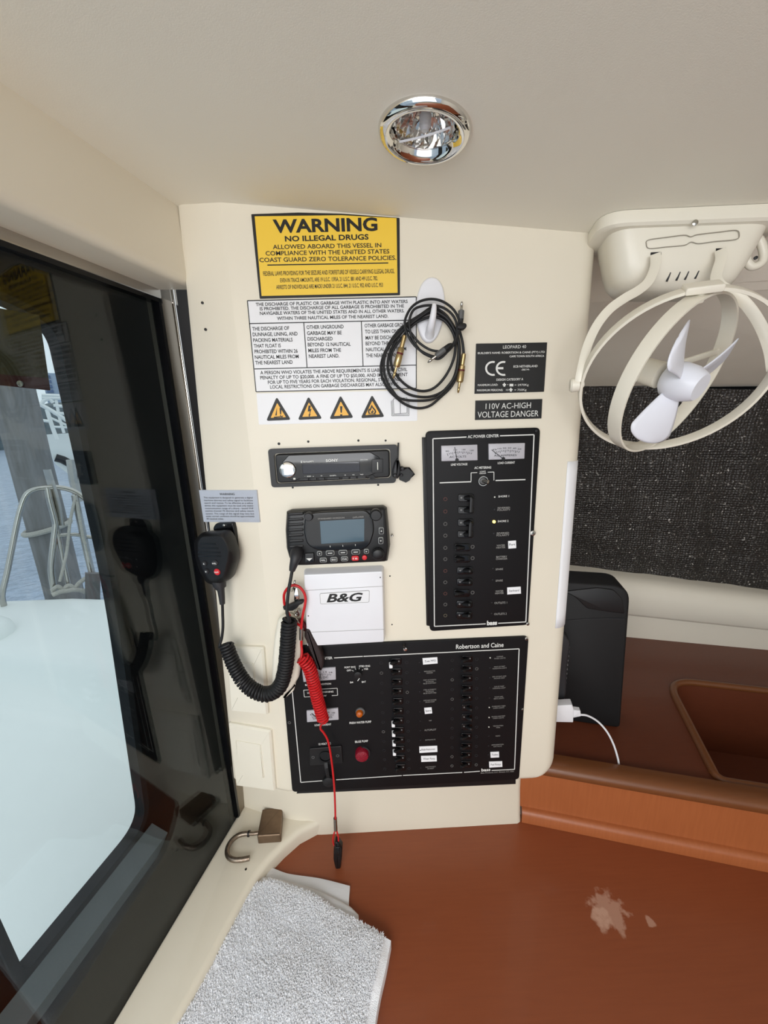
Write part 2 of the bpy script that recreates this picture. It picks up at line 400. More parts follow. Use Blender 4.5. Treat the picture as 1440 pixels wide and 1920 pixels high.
M['gasket'] = mat('dull_gasket', (34,36,38), .8, var=.1, spec=.1)
M['sillgrey'] = mat('grey_sill', (100,104,105), .7, var=.06)
M['build'] = mat('far_building', (168,186,206), .8, var=.05)
M['buildwin'] = mat('far_windows', (96,122,160), .4, var=.1)
M['olive'] = mat('brown_placard', (74,66,34), .5, col2=(44,38,24), vscale=22)
M['maroon'] = mat('maroon_band', (70,26,26), .5, var=.1)
M['far'] = mat('far_shore', (120,134,140), .9, var=.3, vscale=3)

# ================================================================= the setting
def zc(u): return .278-.09*u                                       # ceiling height along the boat's u axis
# ceiling: one slab, slightly lower to the right
def ceil_pt(u, v, d=0): return bw(u, v, zc(u)+d)
def on_ceil(px, py):
    r = ray(px, py); k = .278/(r.z+.09*r.dot(E1)); return EYE+r*k
nrm_c = (Vector((0,0,-1))-E1*.09).normalized()
LC = on_ceil(796,246)                                               # centre of the recessed lamp
Xc = (E1-nrm_c*E1.dot(nrm_c)).normalized(); Yc = nrm_c.cross(Xc)
CEIL = Fr(LC, Xc, E2, nrm_c); cu0 = LC.dot(E1); cv0 = LC.dot(E2)
mb = MB(); mb.holed(CEIL, rect(-.60-cu0, 1.5-cu0, -1.3-cv0, .735-cv0), [circ(0,0,.0335,48)], -.03, 0); struct(mb, 'ceiling', M['lining'], smooth=False)
# floor
mb = MB(); mb.box(Fr(bw(0,0,-CZ), E1, E2, EZ), -.6, 1.5, -1.3, 1.5, -.03, 0); struct(mb, 'floor', M['floor'])
# headliner sloping down to the forward window (two bands with a seam)
def slab(F4, t): # quad of 4 world points with thickness t along their normal
    a, b, c, d = F4; nn = (b-a).cross(d-a).normalized()*t
    return MB().add([a,b,c,d,a+nn,b+nn,c+nn,d+nn], [(0,1,2,3),(7,6,5,4),(0,4,5,1),(1,5,6,2),(2,6,7,3),(3,7,4,0)])
def hl(v): return .247-.27*(v-.735)
z0 = lambda u: zc(u)+.001
struct(slab([bw(.10,.738,z0(.10)-.002), bw(1.5,.738,z0(1.5)-.002), bw(1.5,.866,.199-.02), bw(.10,.866,.199+.005)], .02), 'trim_1', M['lining2'], smooth=False)
struct(slab([bw(.10,.868,.200+.005), bw(1.5,.868,.200-.02), bw(1.5,1.36,.035), bw(.10,1.36,.080)], .02), 'trim_2', M['lining2'], smooth=False)
# forward wall below the window: lower board and a rounded cap
FW = Fr(bw(0,1.37,0), E1, EZ, -E2)
mb = MB(); mb.box(FW, .05, 1.5, ZS-.3, -.60, -.02, 0); struct(mb, 'wall_front', M['gelw'])
mb = MB(); k = 14; rings = []
for i in range(k+1):
    u = .05+1.45*i/k; dz = -.080*(u-.35); sag = dz
    prof = [(0.0,-.683+.4*dz),(.030,-.676+.4*dz),(.044,-.66+.5*dz),(.046,-.60+.8*dz),(.040,-.558+sag),(.026,-.543+sag),(.0,-.534+sag),(-.10,-.526+sag),(-.10,-.683)]
    rings.append([FW.pt(u, z, c) for c, z in prof])
mb.loft(rings); struct(mb, 'trim_3', M['gelw'], angle=50)
# window frame strip (black gasket) and the window behind the shade
mb = MB(); WF = Fr(bw(0,1.435,0), E1, EZ, -E2)
mb.box(WF, .05, 1.5, -.75, .20, -.03, -.01); wo = struct(mb, 'window_1', M['gblk'])
# walls added to block sky light, at the right and forward of the door
mb = MB(); mb.box(Fr(bw(1.5,0,0), E2, EZ, -E1), -1.3, 1.5, -CZ, .4, -.03, 0); struct(mb, 'blocking_wall_right', M['gelw'])
mb = MB(); mb.box(Fr(bw(-.56,0,0), E2, EZ, E1), .80, 1.5, -CZ, .4, -.02, 0); struct(mb, 'blocking_wall_left', M['gelw'])
# box over the door (header) with a rounded lower lip
mb = MB(); rings = []
for v in (-1.3, -.4, .2, .40, .60):
    zb = .213
    prof = [(-.445,zc(-.445)+.01),(-.445,zb+.012),(-.447,zb+.005),(-.452,zb+.001),(-.459,zb),(-.52,zb+.006),(-.52,zc(-.52)+.01)]
    rings.append([bw(u, v, z) for u, z in prof])
mb.loft(rings); struct(mb, 'trim_4', M['gel'], angle=50)

# instrument console: lofted cross-sections
def cons_prof(z, grow=0.0):
    t = (0.192-z)/(.192+.704); uL = -.453-.048*max(-.15, min(1.1, t))
    zb = -.773; ins = 0.0; rb = .014
    if z < zb+rb: q = (zb+rb-z)/rb; ins = rb*(1-math.sqrt(max(0, 1-q*q)))
    xr = .363+.012*(.247-z)/.987; Rb = .045; cut = 0.0
    if z < zb+Rb: q = (zb+Rb-z)/Rb; cut = Rb*(1-math.sqrt(max(0, 1-q*q)))
    L0 = bw(uL, VSTRIP+ins, 0); back = bw(uL, .68, 0); C = Vector((-.205+.012*(z-.087)*0, .65+ins, 0))
    e = .010+.075*max(0, min(1, (z-.02)/.25)); f = (L0-C).normalized()
    P = [back, bw(uL, VSTRIP+ins+.012, 0), bw(uL+.004, VSTRIP+ins+.003, 0), bw(uL+.012, VSTRIP+ins, 0)]
    for i in range(9):
        s_ = i/8; a = C+f*e; b = C+Vector((1,0,0))*e; P.append((a*(1-s_)**2+C*2*s_*(1-s_)+b*s_*s_))
    R = .03; x1 = xr-cut; cx, cy = x1-R, .65+ins+R
    for i in range(9):
        s_ = -math.pi/2+i/8*math.pi/2; P.append(Vector((cx+(R+grow)*math.cos(s_), cy+(R+grow)*math.sin(s_), 0)))
    P.append(Vector((x1+grow, .78, 0)))
    return [Vector((p.x, p.y, CZ+z)) for p in P]
zs = [-.773, -.7725, -.771, -.768, -.764, -.76, -.755, -.748, -.74, -.728, -.70, -.6, -.5, -.4, -.3, -.2, -.1, 0, .03, .06, .09, .12, .15, .18, .21, .24, .34]
mb = MB(); mb.loft([cons_prof(z) for z in zs]); cons = struct(mb, 'wall_console', M['gel'], angle=45)
# plinth under the console, and the raised ledge round the table
mb = MB(); pl = []
for z, off, inx in ((ZT-.02,.0345,0),(ZT,.034,0),(ZT+.02,.037,.001),(-.85,.043,.002),(-.76,.046,.002)):
    y = .65+off; xr = .322-inx
    a = bw(-.527,.60+.02,0); pl.append([Vector((p[0], p[1], CZ+z)) for p in [(a.x,.80),(a.x,a.y+off-.04),(-.26,y+.015),(-.20,y+.003),(-.15,y),(xr-.012,y),(xr-.004,y+.004),(xr,y+.012),(xr,.78),(.1,.80)]])
mb.loft(pl); struct(mb, 'trim_5', M['gel'], angle=45)
mb = MB(); L = Fr((0,0,CZ+ZL), (1,0,0), (0,1,0), (0,0,1))
inner = [L.px(*p) for p in [(300,1976),(330,1920),(400,1792),(450,1697),(468,1664),(484,1638),(505,1612),(530,1586),(560,1560),(598,1540),(640,1526),(690,1520),(720,1518)]]
pa, pb = bw(UDOOR,.63,0), bw(UDOOR,.05,0); q0 = inner[0]; dq = Vector(inner[1])-Vector(inner[0]); q0 = tuple(Vector(q0)-dq.normalized()*.12)
poly = [(pb.x,pb.y), q0]+inner+[(-.12,.75),(pa.x,.75),(pa.x,pa.y)]
mb.prism(L, poly, ZT-ZL-.03, 0, .012, 4); ledge = struct(mb, 'trim_6', M['gel'], angle=50)
mb = MB(); a = L.px(461,1630); mb.lathe(L.pt(a[0],a[1],.0004), EZ, [(.0022,-.002),(.0022,.0002)], 10); build(mb, 'screw_hole', M['blk'], ledge)
# screw holes left in the console face
for x, y, r in [(523,832,2.6),(578,828,2.2),(672,826,2.2),(723,826,2.0),(549,914,2.0),(709,909,2.2),(615,721,5.0),(731,1080,1.5),(735,1171,1.5),(701,778,1.2)]:
    mb = MB(); a, b = PAN.px(x, y); mb.lathe(PAN.pt(a,b,-.001), PAN.N, [(r*.0009,0),(r*.0009,.0014),(r*.0005,.0018)], 10); build(mb, 'screw_hole', M['blk'], cons)
for x, y, r in [(380,568,2.2),(386,618,2.4)]:
    mb = MB(); a, b = STR.px(x, y); mb.lathe(STR.pt(a,b,-.006), STR.N, [(r*.0009,0),(r*.0009,.0075),(r*.0005,.008)], 10); build(mb, 'screw_hole', M['blk'], cons)
mb = MB(); a, b = PAN.px(735,1002); mb.lathe(PAN.pt(a,b,0), PAN.N, [(.002,0),(.002,.008),(.001,.009)], 10); build(mb, 'screw_stub', M['steel'], cons)

# sliding door: pane, stile, top rail
door = sroot('door_1', bw(UDOOR, .3, -1.3))
mb = MB(); mb.box(DOOR, -.75, .597, -1.3, .206, -.003, .003); struct(mb, 'glass_pane', M['pane'], door, smooth=False)
mb = MB(); mb.box(DOOR, -.75, .640, .204, .2365, -.02, .008, .003); struct(mb, 'top_rail', M['alurail'], door)
mb = MB(); mb.box(DOOR, -.75, .600, .198, .2045, -.006, .0095); mb.box(DOOR, .592, .598, -1.3, .204, -.006, .0095); struct(mb, 'seal', M['gblk'], door)
mb = MB(); mb.box(DOOR, .598, .626, -1.3, .33, -.02, .008, .003); struct(mb, 'stile', M['alu'], door)
mb = MB(); mb.box(DOOR, .627, .632, -1.3, .33, -.02, .010, .002); struct(mb, 'bright_strip', M['chrome'], door)
mb = MB(); mb.box(DOOR, .633, .70, -1.3, .33, -.02, .004); mb.box(DOOR, -.75,.64,.237,.27,-.02,.004); struct(mb, 'rubber_channel', M['seal'], door)
# fixed outer frame with its rounded opening
UO = -.607; OUT = Fr(bw(UO,0,0), E2, EZ, E1)
op = [(.228,-.757),(.452,-.757),(.486,-.27),(.486,.148),(.418,.172),(.20,.175)]
hole = rpoly(op, [.02,.05,.10,.075,.05,.02], 8)
mb = MB(); mb.holed(OUT, rect(.02,.82,-1.4,.33), [hole], -.012, 0); fr_ = struct(mb, 'trim_7', M['frameblk'], smooth=False)
mb = MB(); mb.ring(OUT, inset(hole,-.004), inset(hole,.007), -.016, .006); build(mb, 'gasket', M['gasket'], fr_)
mb = MB(); mb.add([OUT.pt(.19,-.7615,.0065),OUT.pt(.455,-.7615,.0065),OUT.pt(.462,-.788,.032),OUT.pt(.17,-.788,.032),OUT.pt(.19,-.85,.002),OUT.pt(.455,-.85,.002)], [(0,1,2,3),(3,2,5,4),(0,3,4),(1,5,2)])
build(mb, 'sill', M['sillgrey'], fr_)
# ================================================================= table, rail, shelf, shade
mb = MB(); TB = Fr(bw(0,0,ZT), E1, E2, EZ)
mb.box(TB, -.50, 1.45, -.35, .765, -.03, 0)
build(mb, 'chart_table', M['table'], org=torg)
o = bpy.data.objects['chart_table']; o['label'] = 'reddish brown wooden chart table with pale worn patches at lower right'; o['category'] = 'table'
for ox in (1.25,):
    for oy in (-.3, .6):
        mb = MB(); mb.box(TB, ox, ox+.05, oy, oy+.05, -(CZ+ZT), -.03); build(mb, 'leg', M['rail'], o)
for oy in (-.3,):
    mb = MB(); mb.box(TB, -.42, -.37, oy, oy+.05, -(CZ+ZT), -.03); build(mb, 'leg', M['rail'], o)
RF = Fr(bw(0,.76,0), E2, EZ, E1)                # section across the rail: X = v, Y = z, extruded along u
t = thing('fiddle_rail', 'cherry wood fiddle rail standing between the table and the shelf', 'rail', bw(.6,.75,ZT))
def extr(mb, prof, u0, u1, bev=.002): return mb.loft([[bw(u0,v,z) for v,z in prof],[bw(u1,v,z) for v,z in prof]])
mb = MB(); extr(mb, [(.760,-.905),(.785,-.905),(.785,-.78),(.760,-.78)], .10, 1.45); build(mb, 'face_board', M['rail'], t)
mb = MB(); extr(mb, [(.744,-.787),(.7415,-.780),(.7425,-.771),(.748,-.765),(.755,-.7625),(.770,-.762),(.784,-.764),(.788,-.770),(.788,-.79),(.748,-.79)], .160, 1.45); build(mb, 'cap_moulding', M['bin'], t)
mb = MB(); extr(mb, [(.7455,ZT+.0005),(.7455,-.914),(.749,-.907),(.756,-.9035),(.785,-.9035),(.785,ZT+.0005)], .13, 1.45); build(mb, 'base_step', M['rail'], t)
# shelf with the rimmed bin
SF = Fr(bw(0,0,ZS), E1, E2, EZ)
t = thing('shelf', 'dark brown wooden shelf with rimmed storage bin below the shaded window', 'shelf', bw(.7,1.0,ZS-.3))
hole2 = rpoly([(.528,.80),(1.40,.80),(1.40,1.142),(.573,1.142)], [.02,.05,.08,.075], 8)
mb = MB(); mb.holed(SF, rect(.10,1.48,.79,1.372), [hole2], -.02, 0); build(mb, 'shelf_top', M['shelf'], t, smooth=False)
mb = MB(); mb.tube([SF.pt(a,b,.002) for a,b in resample([Vector((p[0],p[1],0)) for p in hole2+[hole2[0]]], .008) for a,b in [(a,b)]] if False else [SF.pt(p.x,p.y,.002) for p in resample([Vector((q[0],q[1],0)) for q in hole2+[hole2[0]]], .010)], .0095, 10, True)
rim = build(mb, 'bin_rim', M['bin'], t)
ins = inset(hole2, .006); ins2 = inset(hole2, .03)
mb = MB(); mb.loft([[SF.pt(a,b,-.001) for a,b in ins],[SF.pt(a,b,-.20) for a,b in ins2]], False, True); build(mb, 'bin', M['shelf'], t, recalc=False)
# bubble-foil window shade hung in the window
t = thing('window_shade', 'dark silvery bubble foil shade filling the forward window', 'window shade', bw(.7,1.40,-.57))
nx, nz_ = 90, 60; vs = []; rng = random.Random(3)
for j in range(nz_+1):
    for i in range(nx+1):
        u = .15+1.25*i/nx; f = j/nz_; zb_ = -.60-.080*(u-.35); ztp = .0755-.085*(u-.33)*.92; z = zb_+(ztp+.006-zb_)*f
        v = 1.405-.065*f+.003*math.sin(u*31+z*9)+.002*math.sin(z*47+u*13)+.0015*math.sin(u*77)
        vs.append(bw(u,v,z))
fs = [(j*(nx+1)+i, j*(nx+1)+i+1, (j+1)*(nx+1)+i+1, (j+1)*(nx+1)+i) for j in range(nz_) for i in range(nx)]
mb = MB(); mb.add(vs, fs); k = len(vs); mb.add([Vector(p)+E2*.004 for p in vs], [tuple(reversed(f)) for f in fs])
build(mb, 'foil_sheet', M['foil'], t, recalc=False)
# black case standing on the shelf behind the console
CF = Fr(bw(0,.915,0), E1, EZ, -E2)
def cpx(x, y): return CF.px(x, y, 0)
t = thing('storage_case', 'matte black upright case standing on the shelf behind the console', 'case', bw(.30,.95,ZS))
c0, c1 = cpx(1010,1352), cpx(1162,1356)
a_tr = cpx(1184,1100); h_ = a_tr[1]
poly = rpoly([(.17,ZS+.001),(c1[0]+.003,ZS+.001),(a_tr[0]-.001,h_),(.19,h_+.001)], [.004,.012,.040,.004], 8)
mb = MB(); mb.prism(CF, poly, -.075, 0, .006, 3); build(mb, 'case_body', M['black_case'], t)
q = [cpx(1058,1108),cpx(1120,1101),cpx(1150,1105),cpx(1166,1122),cpx(1171,1150),cpx(1140,1146),cpx(1100,1140),cpx(1080,1120)]
mb = MB(); mb.prism(CF, rpoly(q,.006), -.001, .0035, .002); build(mb, 'flap', M['blk'], t)
mb = MB(); mb.tube([CF.pt(*cpx(x,y),.001) for x,y in [(1040,1164),(1060,1163),(1100,1160),(1140,1159),(1170,1160)]], .0012, 6); build(mb, 'seam', M['dgrey'], t)
# dark ribbed charger on the console's side with a white plug and lead
CB = Fr(bw(0,.83,0), E1, EZ, -E2)
t = thing('power_adapter', 'dark grey ribbed adapter showing past the right edge of the console', 'power adapter', CB.pt(*CB.px(1052,1340)))
q = [CB.px(x,y) for x,y in [(1020,1190),(1058,1188),(1070,1206),(1069,1218),(1064,1250),(1062,1300),(1056,1340),(1050,1346),(1020,1346)]]
mb = MB(); mb.prism(CB, rpoly(q,.004), -.035, 0, .005); build(mb, 'body', M['dgrey'], t)
mb = MB()
for i in range(15):
    y = 1215+i*8.3; x = 1069-(y-1210)*.095; a, b = CB.px(x-2.5, y, -.006); mb.box(Fr(CB.pt(a,b,-.02), E1, EZ, -E2), -.004, .0035, -.0022, .0022, -.012, .012, .001)
build(mb, 'rib', M['mgrey'], t)
t = thing('charging_lead', 'white plug with a thin white lead curving onto the shelf', 'cable', at(1160,1440,v=.795))
CU = Fr(bw(0,.80,0), E1, EZ, -E2)
mb = MB(); mb.prism(CU, rpoly([CU.px(*p) for p in [(1030,1324),(1073,1322),(1076,1330),(1075,1355),(1030,1354)]],.002), -.02, 0, .002); build(mb, 'plug', M['white'], t)
mb = MB(); mb.prism(CU, rpoly([CU.px(*p) for p in [(1075,1333),(1089,1335),(1090,1345),(1075,1348)]],.001), -.015, -.003, .001); build(mb, 'connector', M['white'], t)
P = spline([at(1088,1340,v=.806), at(1102,1342,v=.808), at(1121,1353,v=.812), at(1138,1372,v=.808), at(1150,1395,v=.802), at(1158,1420,v=.797), at(1161,1437,v=.792)], 6)
mb = MB(); mb.tube(P, .0022, 8); build(mb, 'lead', M['white'], t)
# paper taped round the console's right edge
mb = MB(); pa_ = []
for k in range(13):
    z = -.082-.322*k/12; P = cons_prof(z, .0009); arc = P[13:22]
    sh = int(round(0)); pa_.append([arc[i] for i in (0,1,2,3,4,5,6,7)])
tL = [at(1055,863,u=None,v=None,z=None,hd=.4)] if False else None
top = [p for p in pa_[0]]
mb.loft(pa_, False, False, closed=False)
o = solo(mb, 'paper_sheet', M['paper'], 'white paper sheet wrapped round the right edge of the console', 'paper', recalc=False)
md = o.modifiers.new('thick','SOLIDIFY'); md.thickness = .0004
# ================================================================= recessed ceiling lamp
t = thing('ceiling_lamp', 'round chrome recessed lamp with clear faceted lens set in the ceiling', 'lamp', LC)
mb = MB(); mb.lathe(LC, nrm_c, [(.0475,-.002),(.0475,.001),(.0465,.004),(.044,.0065),(.041,.0075),(.038,.007),(.034,.003),(.0315,-.004),(.030,-.006),(.030,-.010)], 64, cap=False); build(mb, 'bezel', M['chrome'], t, angle=60)
mb = MB(); LO = LC-nrm_c*.004; n_ = 40; rings = []
rgl = random.Random(2)
for j, (r, h) in enumerate([(.0305,.002),(.029,-.004),(.025,-.010),(.019,-.015),(.011,-.018),(.003,-.019)]):
    rings.append([LO+nrm_c*(h+(rgl.random()-.5)*.007*(0<j<5))+Xc*(r*(1+(.03 if (k+j)%2 else -.03))*math.cos(2*math.pi*k/n_))+Yc*(r*(1+(.03 if (k+j)%2 else -.03))*math.sin(2*math.pi*k/n_)) for k in range(n_)])
mb.loft(rings, False, True); build(mb, 'reflector', M['chrome'], t, smooth=False, recalc=False)
mb = MB(); mb.lathe(LC, nrm_c, [(.0305,-.003),(.0305,-.001),(.027,.0015),(.020,.003),(.011,.0038),(.001,.004)], 48); build(mb, 'lens', M['clear'], t)
mb = MB(); d = (Xc*math.cos(.25)+Yc*math.sin(.25)); mb.tube([LC+d*x+nrm_c*(.0042-1.6*x*x) for x in [-.028+.056*i/14 for i in range(15)]], .0011, 6); build(mb, 'lens_rib', M['white'], t)
mb = MB(); mb.lathe(LO-nrm_c*.012, nrm_c, [(.004,0),(.006,.003),(.006,.012),(.003,.016)], 16); build(mb, 'bulb', M['white'], t)

# ================================================================= gimbal fan on the ceiling
M['slotc'] = mat('moulding_seam', (150,144,130), .5)
FV = .62; FC = bw(.256, FV, .041); FR = .111
ps, rl, ph = -.056, .019, .548
ax = E1*(math.cos(ps)*math.cos(rl))+E2*(math.sin(ps)*math.cos(rl))+EZ*math.sin(rl)
upv = (EZ-ax*EZ.dot(ax)).normalized(); bk = upv.cross(ax); bk = bk if bk.dot(E2) > 0 else -bk
tt = upv*math.cos(ph)-bk*math.sin(ph); nn = ax.cross(tt)
t = thing('fan', 'ivory gimbal fan hanging from the ceiling with white blades', 'fan', bw(.27,.70,zc(.27)))
def rr3(u0,u1,v0,v1,r,z,n=6):
    return [bw(u,v,z-.09*(u-.27)) for u,v in rpoly([(u0,v0),(u1,v0),(u1,v1),(u0,v1)], r, n)]
zb = zc(.27)
mb = MB(); mb.loft([rr3(.158,.384,.650,.765,.035,zb-.0005), rr3(.157,.385,.649,.766,.036,zb-.006), rr3(.158,.384,.650,.765,.036,zb-.015), rr3(.162,.380,.653,.763,.034,zb-.018)]); build(mb, 'mounting_flange', M['fan'], t)
mb = MB(); mb.loft([rr3(.176,.366,.660,.758,.03,zb-.017), rr3(.178,.363,.661,.757,.03,zb-.028), rr3(.186,.352,.664,.753,.03,zb-.060), rr3(.192,.345,.667,.749,.03,zb-.076), rr3(.200,.337,.673,.744,.03,zb-.086), rr3(.212,.325,.684,.735,.028,zb-.090)]); build(mb, 'motor_housing', M['fan'], t)
HF = Fr(bw(0,.664,0), E1, EZ, -E2)
def fv(y): return .660+.010*max(0,(y-420)/120)     # housing front leans back slightly
def hp(x, y, d=.0): return at(x, y, v=fv(y)-d)
mb = MB(); lp = spline([hp(x,y,.0022) for x,y in [(1212,458),(1216,450),(1250,445),(1283,441),(1295,444),(1308,440),(1350,435),(1380,432),(1386,440),(1380,449),(1340,453),(1310,457),(1296,454),(1283,460),(1250,463),(1218,466)]], 4, True); mb.tube(lp, .0006, 6, True); build(mb, 'slot_outline', M['slotc'], t)
for x in (1250,1268,1284,1303):
    mb = MB(); y0, y1 = 528-(x-1250)*.10, 511-(x-1250)*.06; mb.tube([hp(x,y0,.0006), hp(x+3.5,(y0+y1)/2,.0006), hp(x+7,y1,.0006)], .0013, 8); build(mb, 'vent', M['blk'], t)
mb = MB(); p = at(1303,418,v=.6485); mb.lathe(p, -E2, [(.0035,0),(.0035,.001),(.002,.0018)], 14); build(mb, 'screw', M['steel'], t)
for P0 in ([(1229,478),(1229,495),(1224,512),(1214,530),(1196,545),(1170,560),(1142,581),(1118,612),(1101,650),(1091,690),(1086,716)], [(1351,470),(1352,485),(1346,505),(1343,522),(1352,537),(1376,550),(1403,575),(1427,612),(1443,655),(1449,694)]):
    m_ = len(P0); P = [at(x,y,v=.655-(.655-FV)*min(1,i/(m_-2))) for i,(x,y) in enumerate(P0)]; P = spline(P, 5)
    C_ = FC; W = []
    for i, p in enumerate(P):
        tn = (P[min(i+1,len(P)-1)]-P[max(i-1,0)]).normalized(); vd = (p-EYE).normalized(); W.append(tn.cross(vd))
    mb = MB(); mb.strap(P, W, .0120, .006); build(mb, 'yoke_arm', M['fan'], t)
    mb = MB(); x, y = P0[0]; mb.prism(HF, rpoly([HF.px(x-10,y+2,0),HF.px(x+10,y+1,0),HF.px(x+10,y-5,0),HF.px(x-10,y-4,0)],.001), -.006, .0015); build(mb, 'arm_socket', M['blk'], t)
for sgn in (-1, 1):
    mb = MB(); mb.lathe(FC+ax*(sgn*(FR-.004)), ax*sgn, [(.004,0),(.004,.006),(.0095,.0065),(.010,.016),(.008,.0185)], 20); build(mb, 'pivot_knob', M['fan'], t)
def gring(R, a1, a2, wdir, wd, th, n=72):
    P = [FC+a1*(R*math.cos(2*math.pi*k/n))+a2*(R*math.sin(2*math.pi*k/n)) for k in range(n)]
    return MB().strap(P, [wdir]*n, wd, th, True)
build(gring(FR, ax, tt, nn, .0150, .0042), 'outer_ring', M['fan'], t, angle=50)
al = math.radians(42); ww = ax*math.cos(al)-nn*math.sin(al); mm = tt.cross(ww).normalized()
if mm.dot(FC-EYE) > 0: mm = -mm                                      # fan faces the viewer's side
build(gring(FR*.93, ww, tt, mm, .0185, .0034), 'inner_ring', M['fan'], t, angle=50)
mb = MB(); BF = Fr(FC+tt*FR, ax, tt, nn)
mb.prism(BF, rpoly(rect(-.019,.019,-.004,.0045),.003), -.009, .009, .0015); build(mb, 'ring_bracket', M['fan'], t)
for sgn in (1,-1):
    mb = MB(); mb.lathe(FC+tt*(sgn*(FR*.93-.008)), tt*sgn, [(.003,0),(.0055,.001),(.0055,.008),(.004,.012)], 16); build(mb, 'ring_pivot', M['fan'], t)
# motor behind, hub in front, three soft blades
mo = FC-mm*.030
mb = MB(); mb.lathe(mo-mm*.018, mm, [(.012,0),(.0165,.003),(.0175,.010),(.0175,.034),(.014,.036),(.004,.036),(.003,.050)], 28); build(mb, 'motor', M['fan'], t)
for sgn in (-1,1):
    mb = MB(); P = [mo-mm*.004+ww*(sgn*.016), mo-mm*.002+ww*(sgn*.05)-tt*.01, FC+ww*(sgn*FR*.925)-mm*.002]; mb.strap(spline(P,5), tt, .008, .0035); build(mb, 'motor_strut', M['fan'], t)
hb = FC+mm*.004
mb = MB(); mb.lathe(hb-mm*.006, mm, [(.018,-.004),(.023,.001),(.0245,.012),(.0235,.026),(.019,.0375),(.017,.040),(.001,.040)], 36); hub = build(mb, 'hub', M['blade'], t)
base_a = None
for k in range(3):
    a_ = math.radians(-90-33+120*k)                                  # 0 along ww, 90 along tt
    rd = ww*math.cos(a_)+tt*math.sin(a_); td = mm.cross(rd).normalized()
    mb = MB(); G = []; nu, nv = 28, 10
    for i in range(nu+1):
        f = 1-(1-i/nu)**1.7; r = .020+.066*f; wdt = .013+.023*min(1,f/.72)
        if f > .72: wdt *= max(.004, (1-min(1,(f-.72)/.28)**2.6))**.5
        row = []
        for j in range(nv+1):
            s_ = (j/nv-.5)*2; tw = .62-.35*f
            row.append(hb+mm*.008+rd*r+(td*math.cos(tw)+mm*math.sin(tw))*(s_*wdt+.006*f)+mm*(.004*(1-s_*s_)*min(1,wdt/.02)))
        G.append(row)
    mb.loft(G, False, False, closed=False)
    b_ = build(mb, 'blade', M['blade'], t, recalc=False); md = b_.modifiers.new('thick','SOLIDIFY'); md.thickness = .0012; md.offset = 0
# thumb bracket at the right end of the housing
mb = MB(); P = [at(x,y,v=.69) for x,y in [(1408,440),(1424,450),(1432,475),(1428,492),(1412,500),(1402,492),(1398,478)]]; mb.tube(spline(P,5), .0052, 10); build(mb, 'side_clip', M['fan'], t)
mb = MB(); p = at(1416,484,v=.684); mb.lathe(p, -E2, [(.0022,0),(.0022,.002),(.001,.0025)], 12); build(mb, 'clip_hole', M['dgrey'], t)
# ================================================================= notices stuck to the console
GS = 'notices stuck on the console'
def zz(pts, ox, oy, k): return [(ox+x/k, oy+y/k) for x, y in pts]
def sign(name, label, F, quad, mt, c=.0012, r=.001, cat='sign', base=-.0006):
    a = [F.px(*p, c) for p in quad]; cx = sum(p[0] for p in a)/len(a); lo = min(p[1] for p in a)
    t = thing(name, label, cat, F.pt(cx, lo, 0))
    mb = MB(); mb.prism(F, rpoly(a, r, 3), base, c); build(mb, 'plate', mt, t)
    return t
def lettering(t, F, c, rows, mt, name='lettering', bold=0.0, shear=0.0, split=False):
    if split:
        for r in rows: lettering(t, F, c, [r], mt, name, bold, shear)
        return
    mb = MB()
    for r in rows:
        mb.text(F, r[0], r[1], r[2], r[3], c+.0003, r[4] if len(r) > 4 else bold, shear)
    return build(mb, name, mt, t, smooth=False, recalc=False)
Z1 = lambda x, y: (440+x/4.0, 380+y/4.0)
def zrow(txt, L, R, h, b=0.0): return (txt, Z1(*L), Z1(*R), h/4.0, b)
# yellow warning (its top edge runs up to the ceiling)
t = sign('warning_sign', 'yellow and black drug warning sign at the top of the console', PAN, [(471,401.5),(560,398.5),(640,400.5),(749,408.5),(750,553),(487,560)], M['ink'])
mb = MB(); q = [PAN.px(*p,.0015) for p in [(477.5,405.5),(640,403.5),(743.5,409),(745.5,549),(490.5,555)]]; mb.prism(PAN, q, .001, .0015); build(mb, 'yellow_field', M['yel'], t)
lettering(t, PAN, .0015, [
 zrow('WARNING',(292,224),(1072,207),98,.032), zrow('NO ILLEGAL DRUGS',(378,290),(1005,275),40,.030),
 zrow('ALLOWED ABOARD THIS VESSEL IN',(287,348),(1100,334),33,.014), zrow('COMPLIANCE WITH THE UNITED STATES',(233,396),(1160,380),33,.014),
 zrow('COAST GUARD ZERO TOLERANCE POLICIES.',(187,446),(1212,428),33,.014),
 zrow('FEDERAL LAWS PROVIDING FOR THE SEIZURE AND FORFEITURE OF VESSELS CARRYING ILLEGAL DRUGS,',(215,548),(1198,528),33,.012),
 zrow('EVEN IN TRACE AMOUNTS, ARE 19 U.S.C. 1595A, 21 U.S.C. 881 AND 49 U.S.C. 782.',(343,597),(1073,581),31,.012),
 zrow('ARRESTS OF INDIVIDUALS ARE MADE UNDER 21 U.S.C. 844, 21 U.S.C. 952 AND U.S.C. 953',(313,648),(1112,631),31,.012)], M['ink'])
mb = MB(); mb.line(PAN, Z1(245,468), Z1(1152,452), 1.6, .0018); build(mb, 'rule', M['ink'], t)
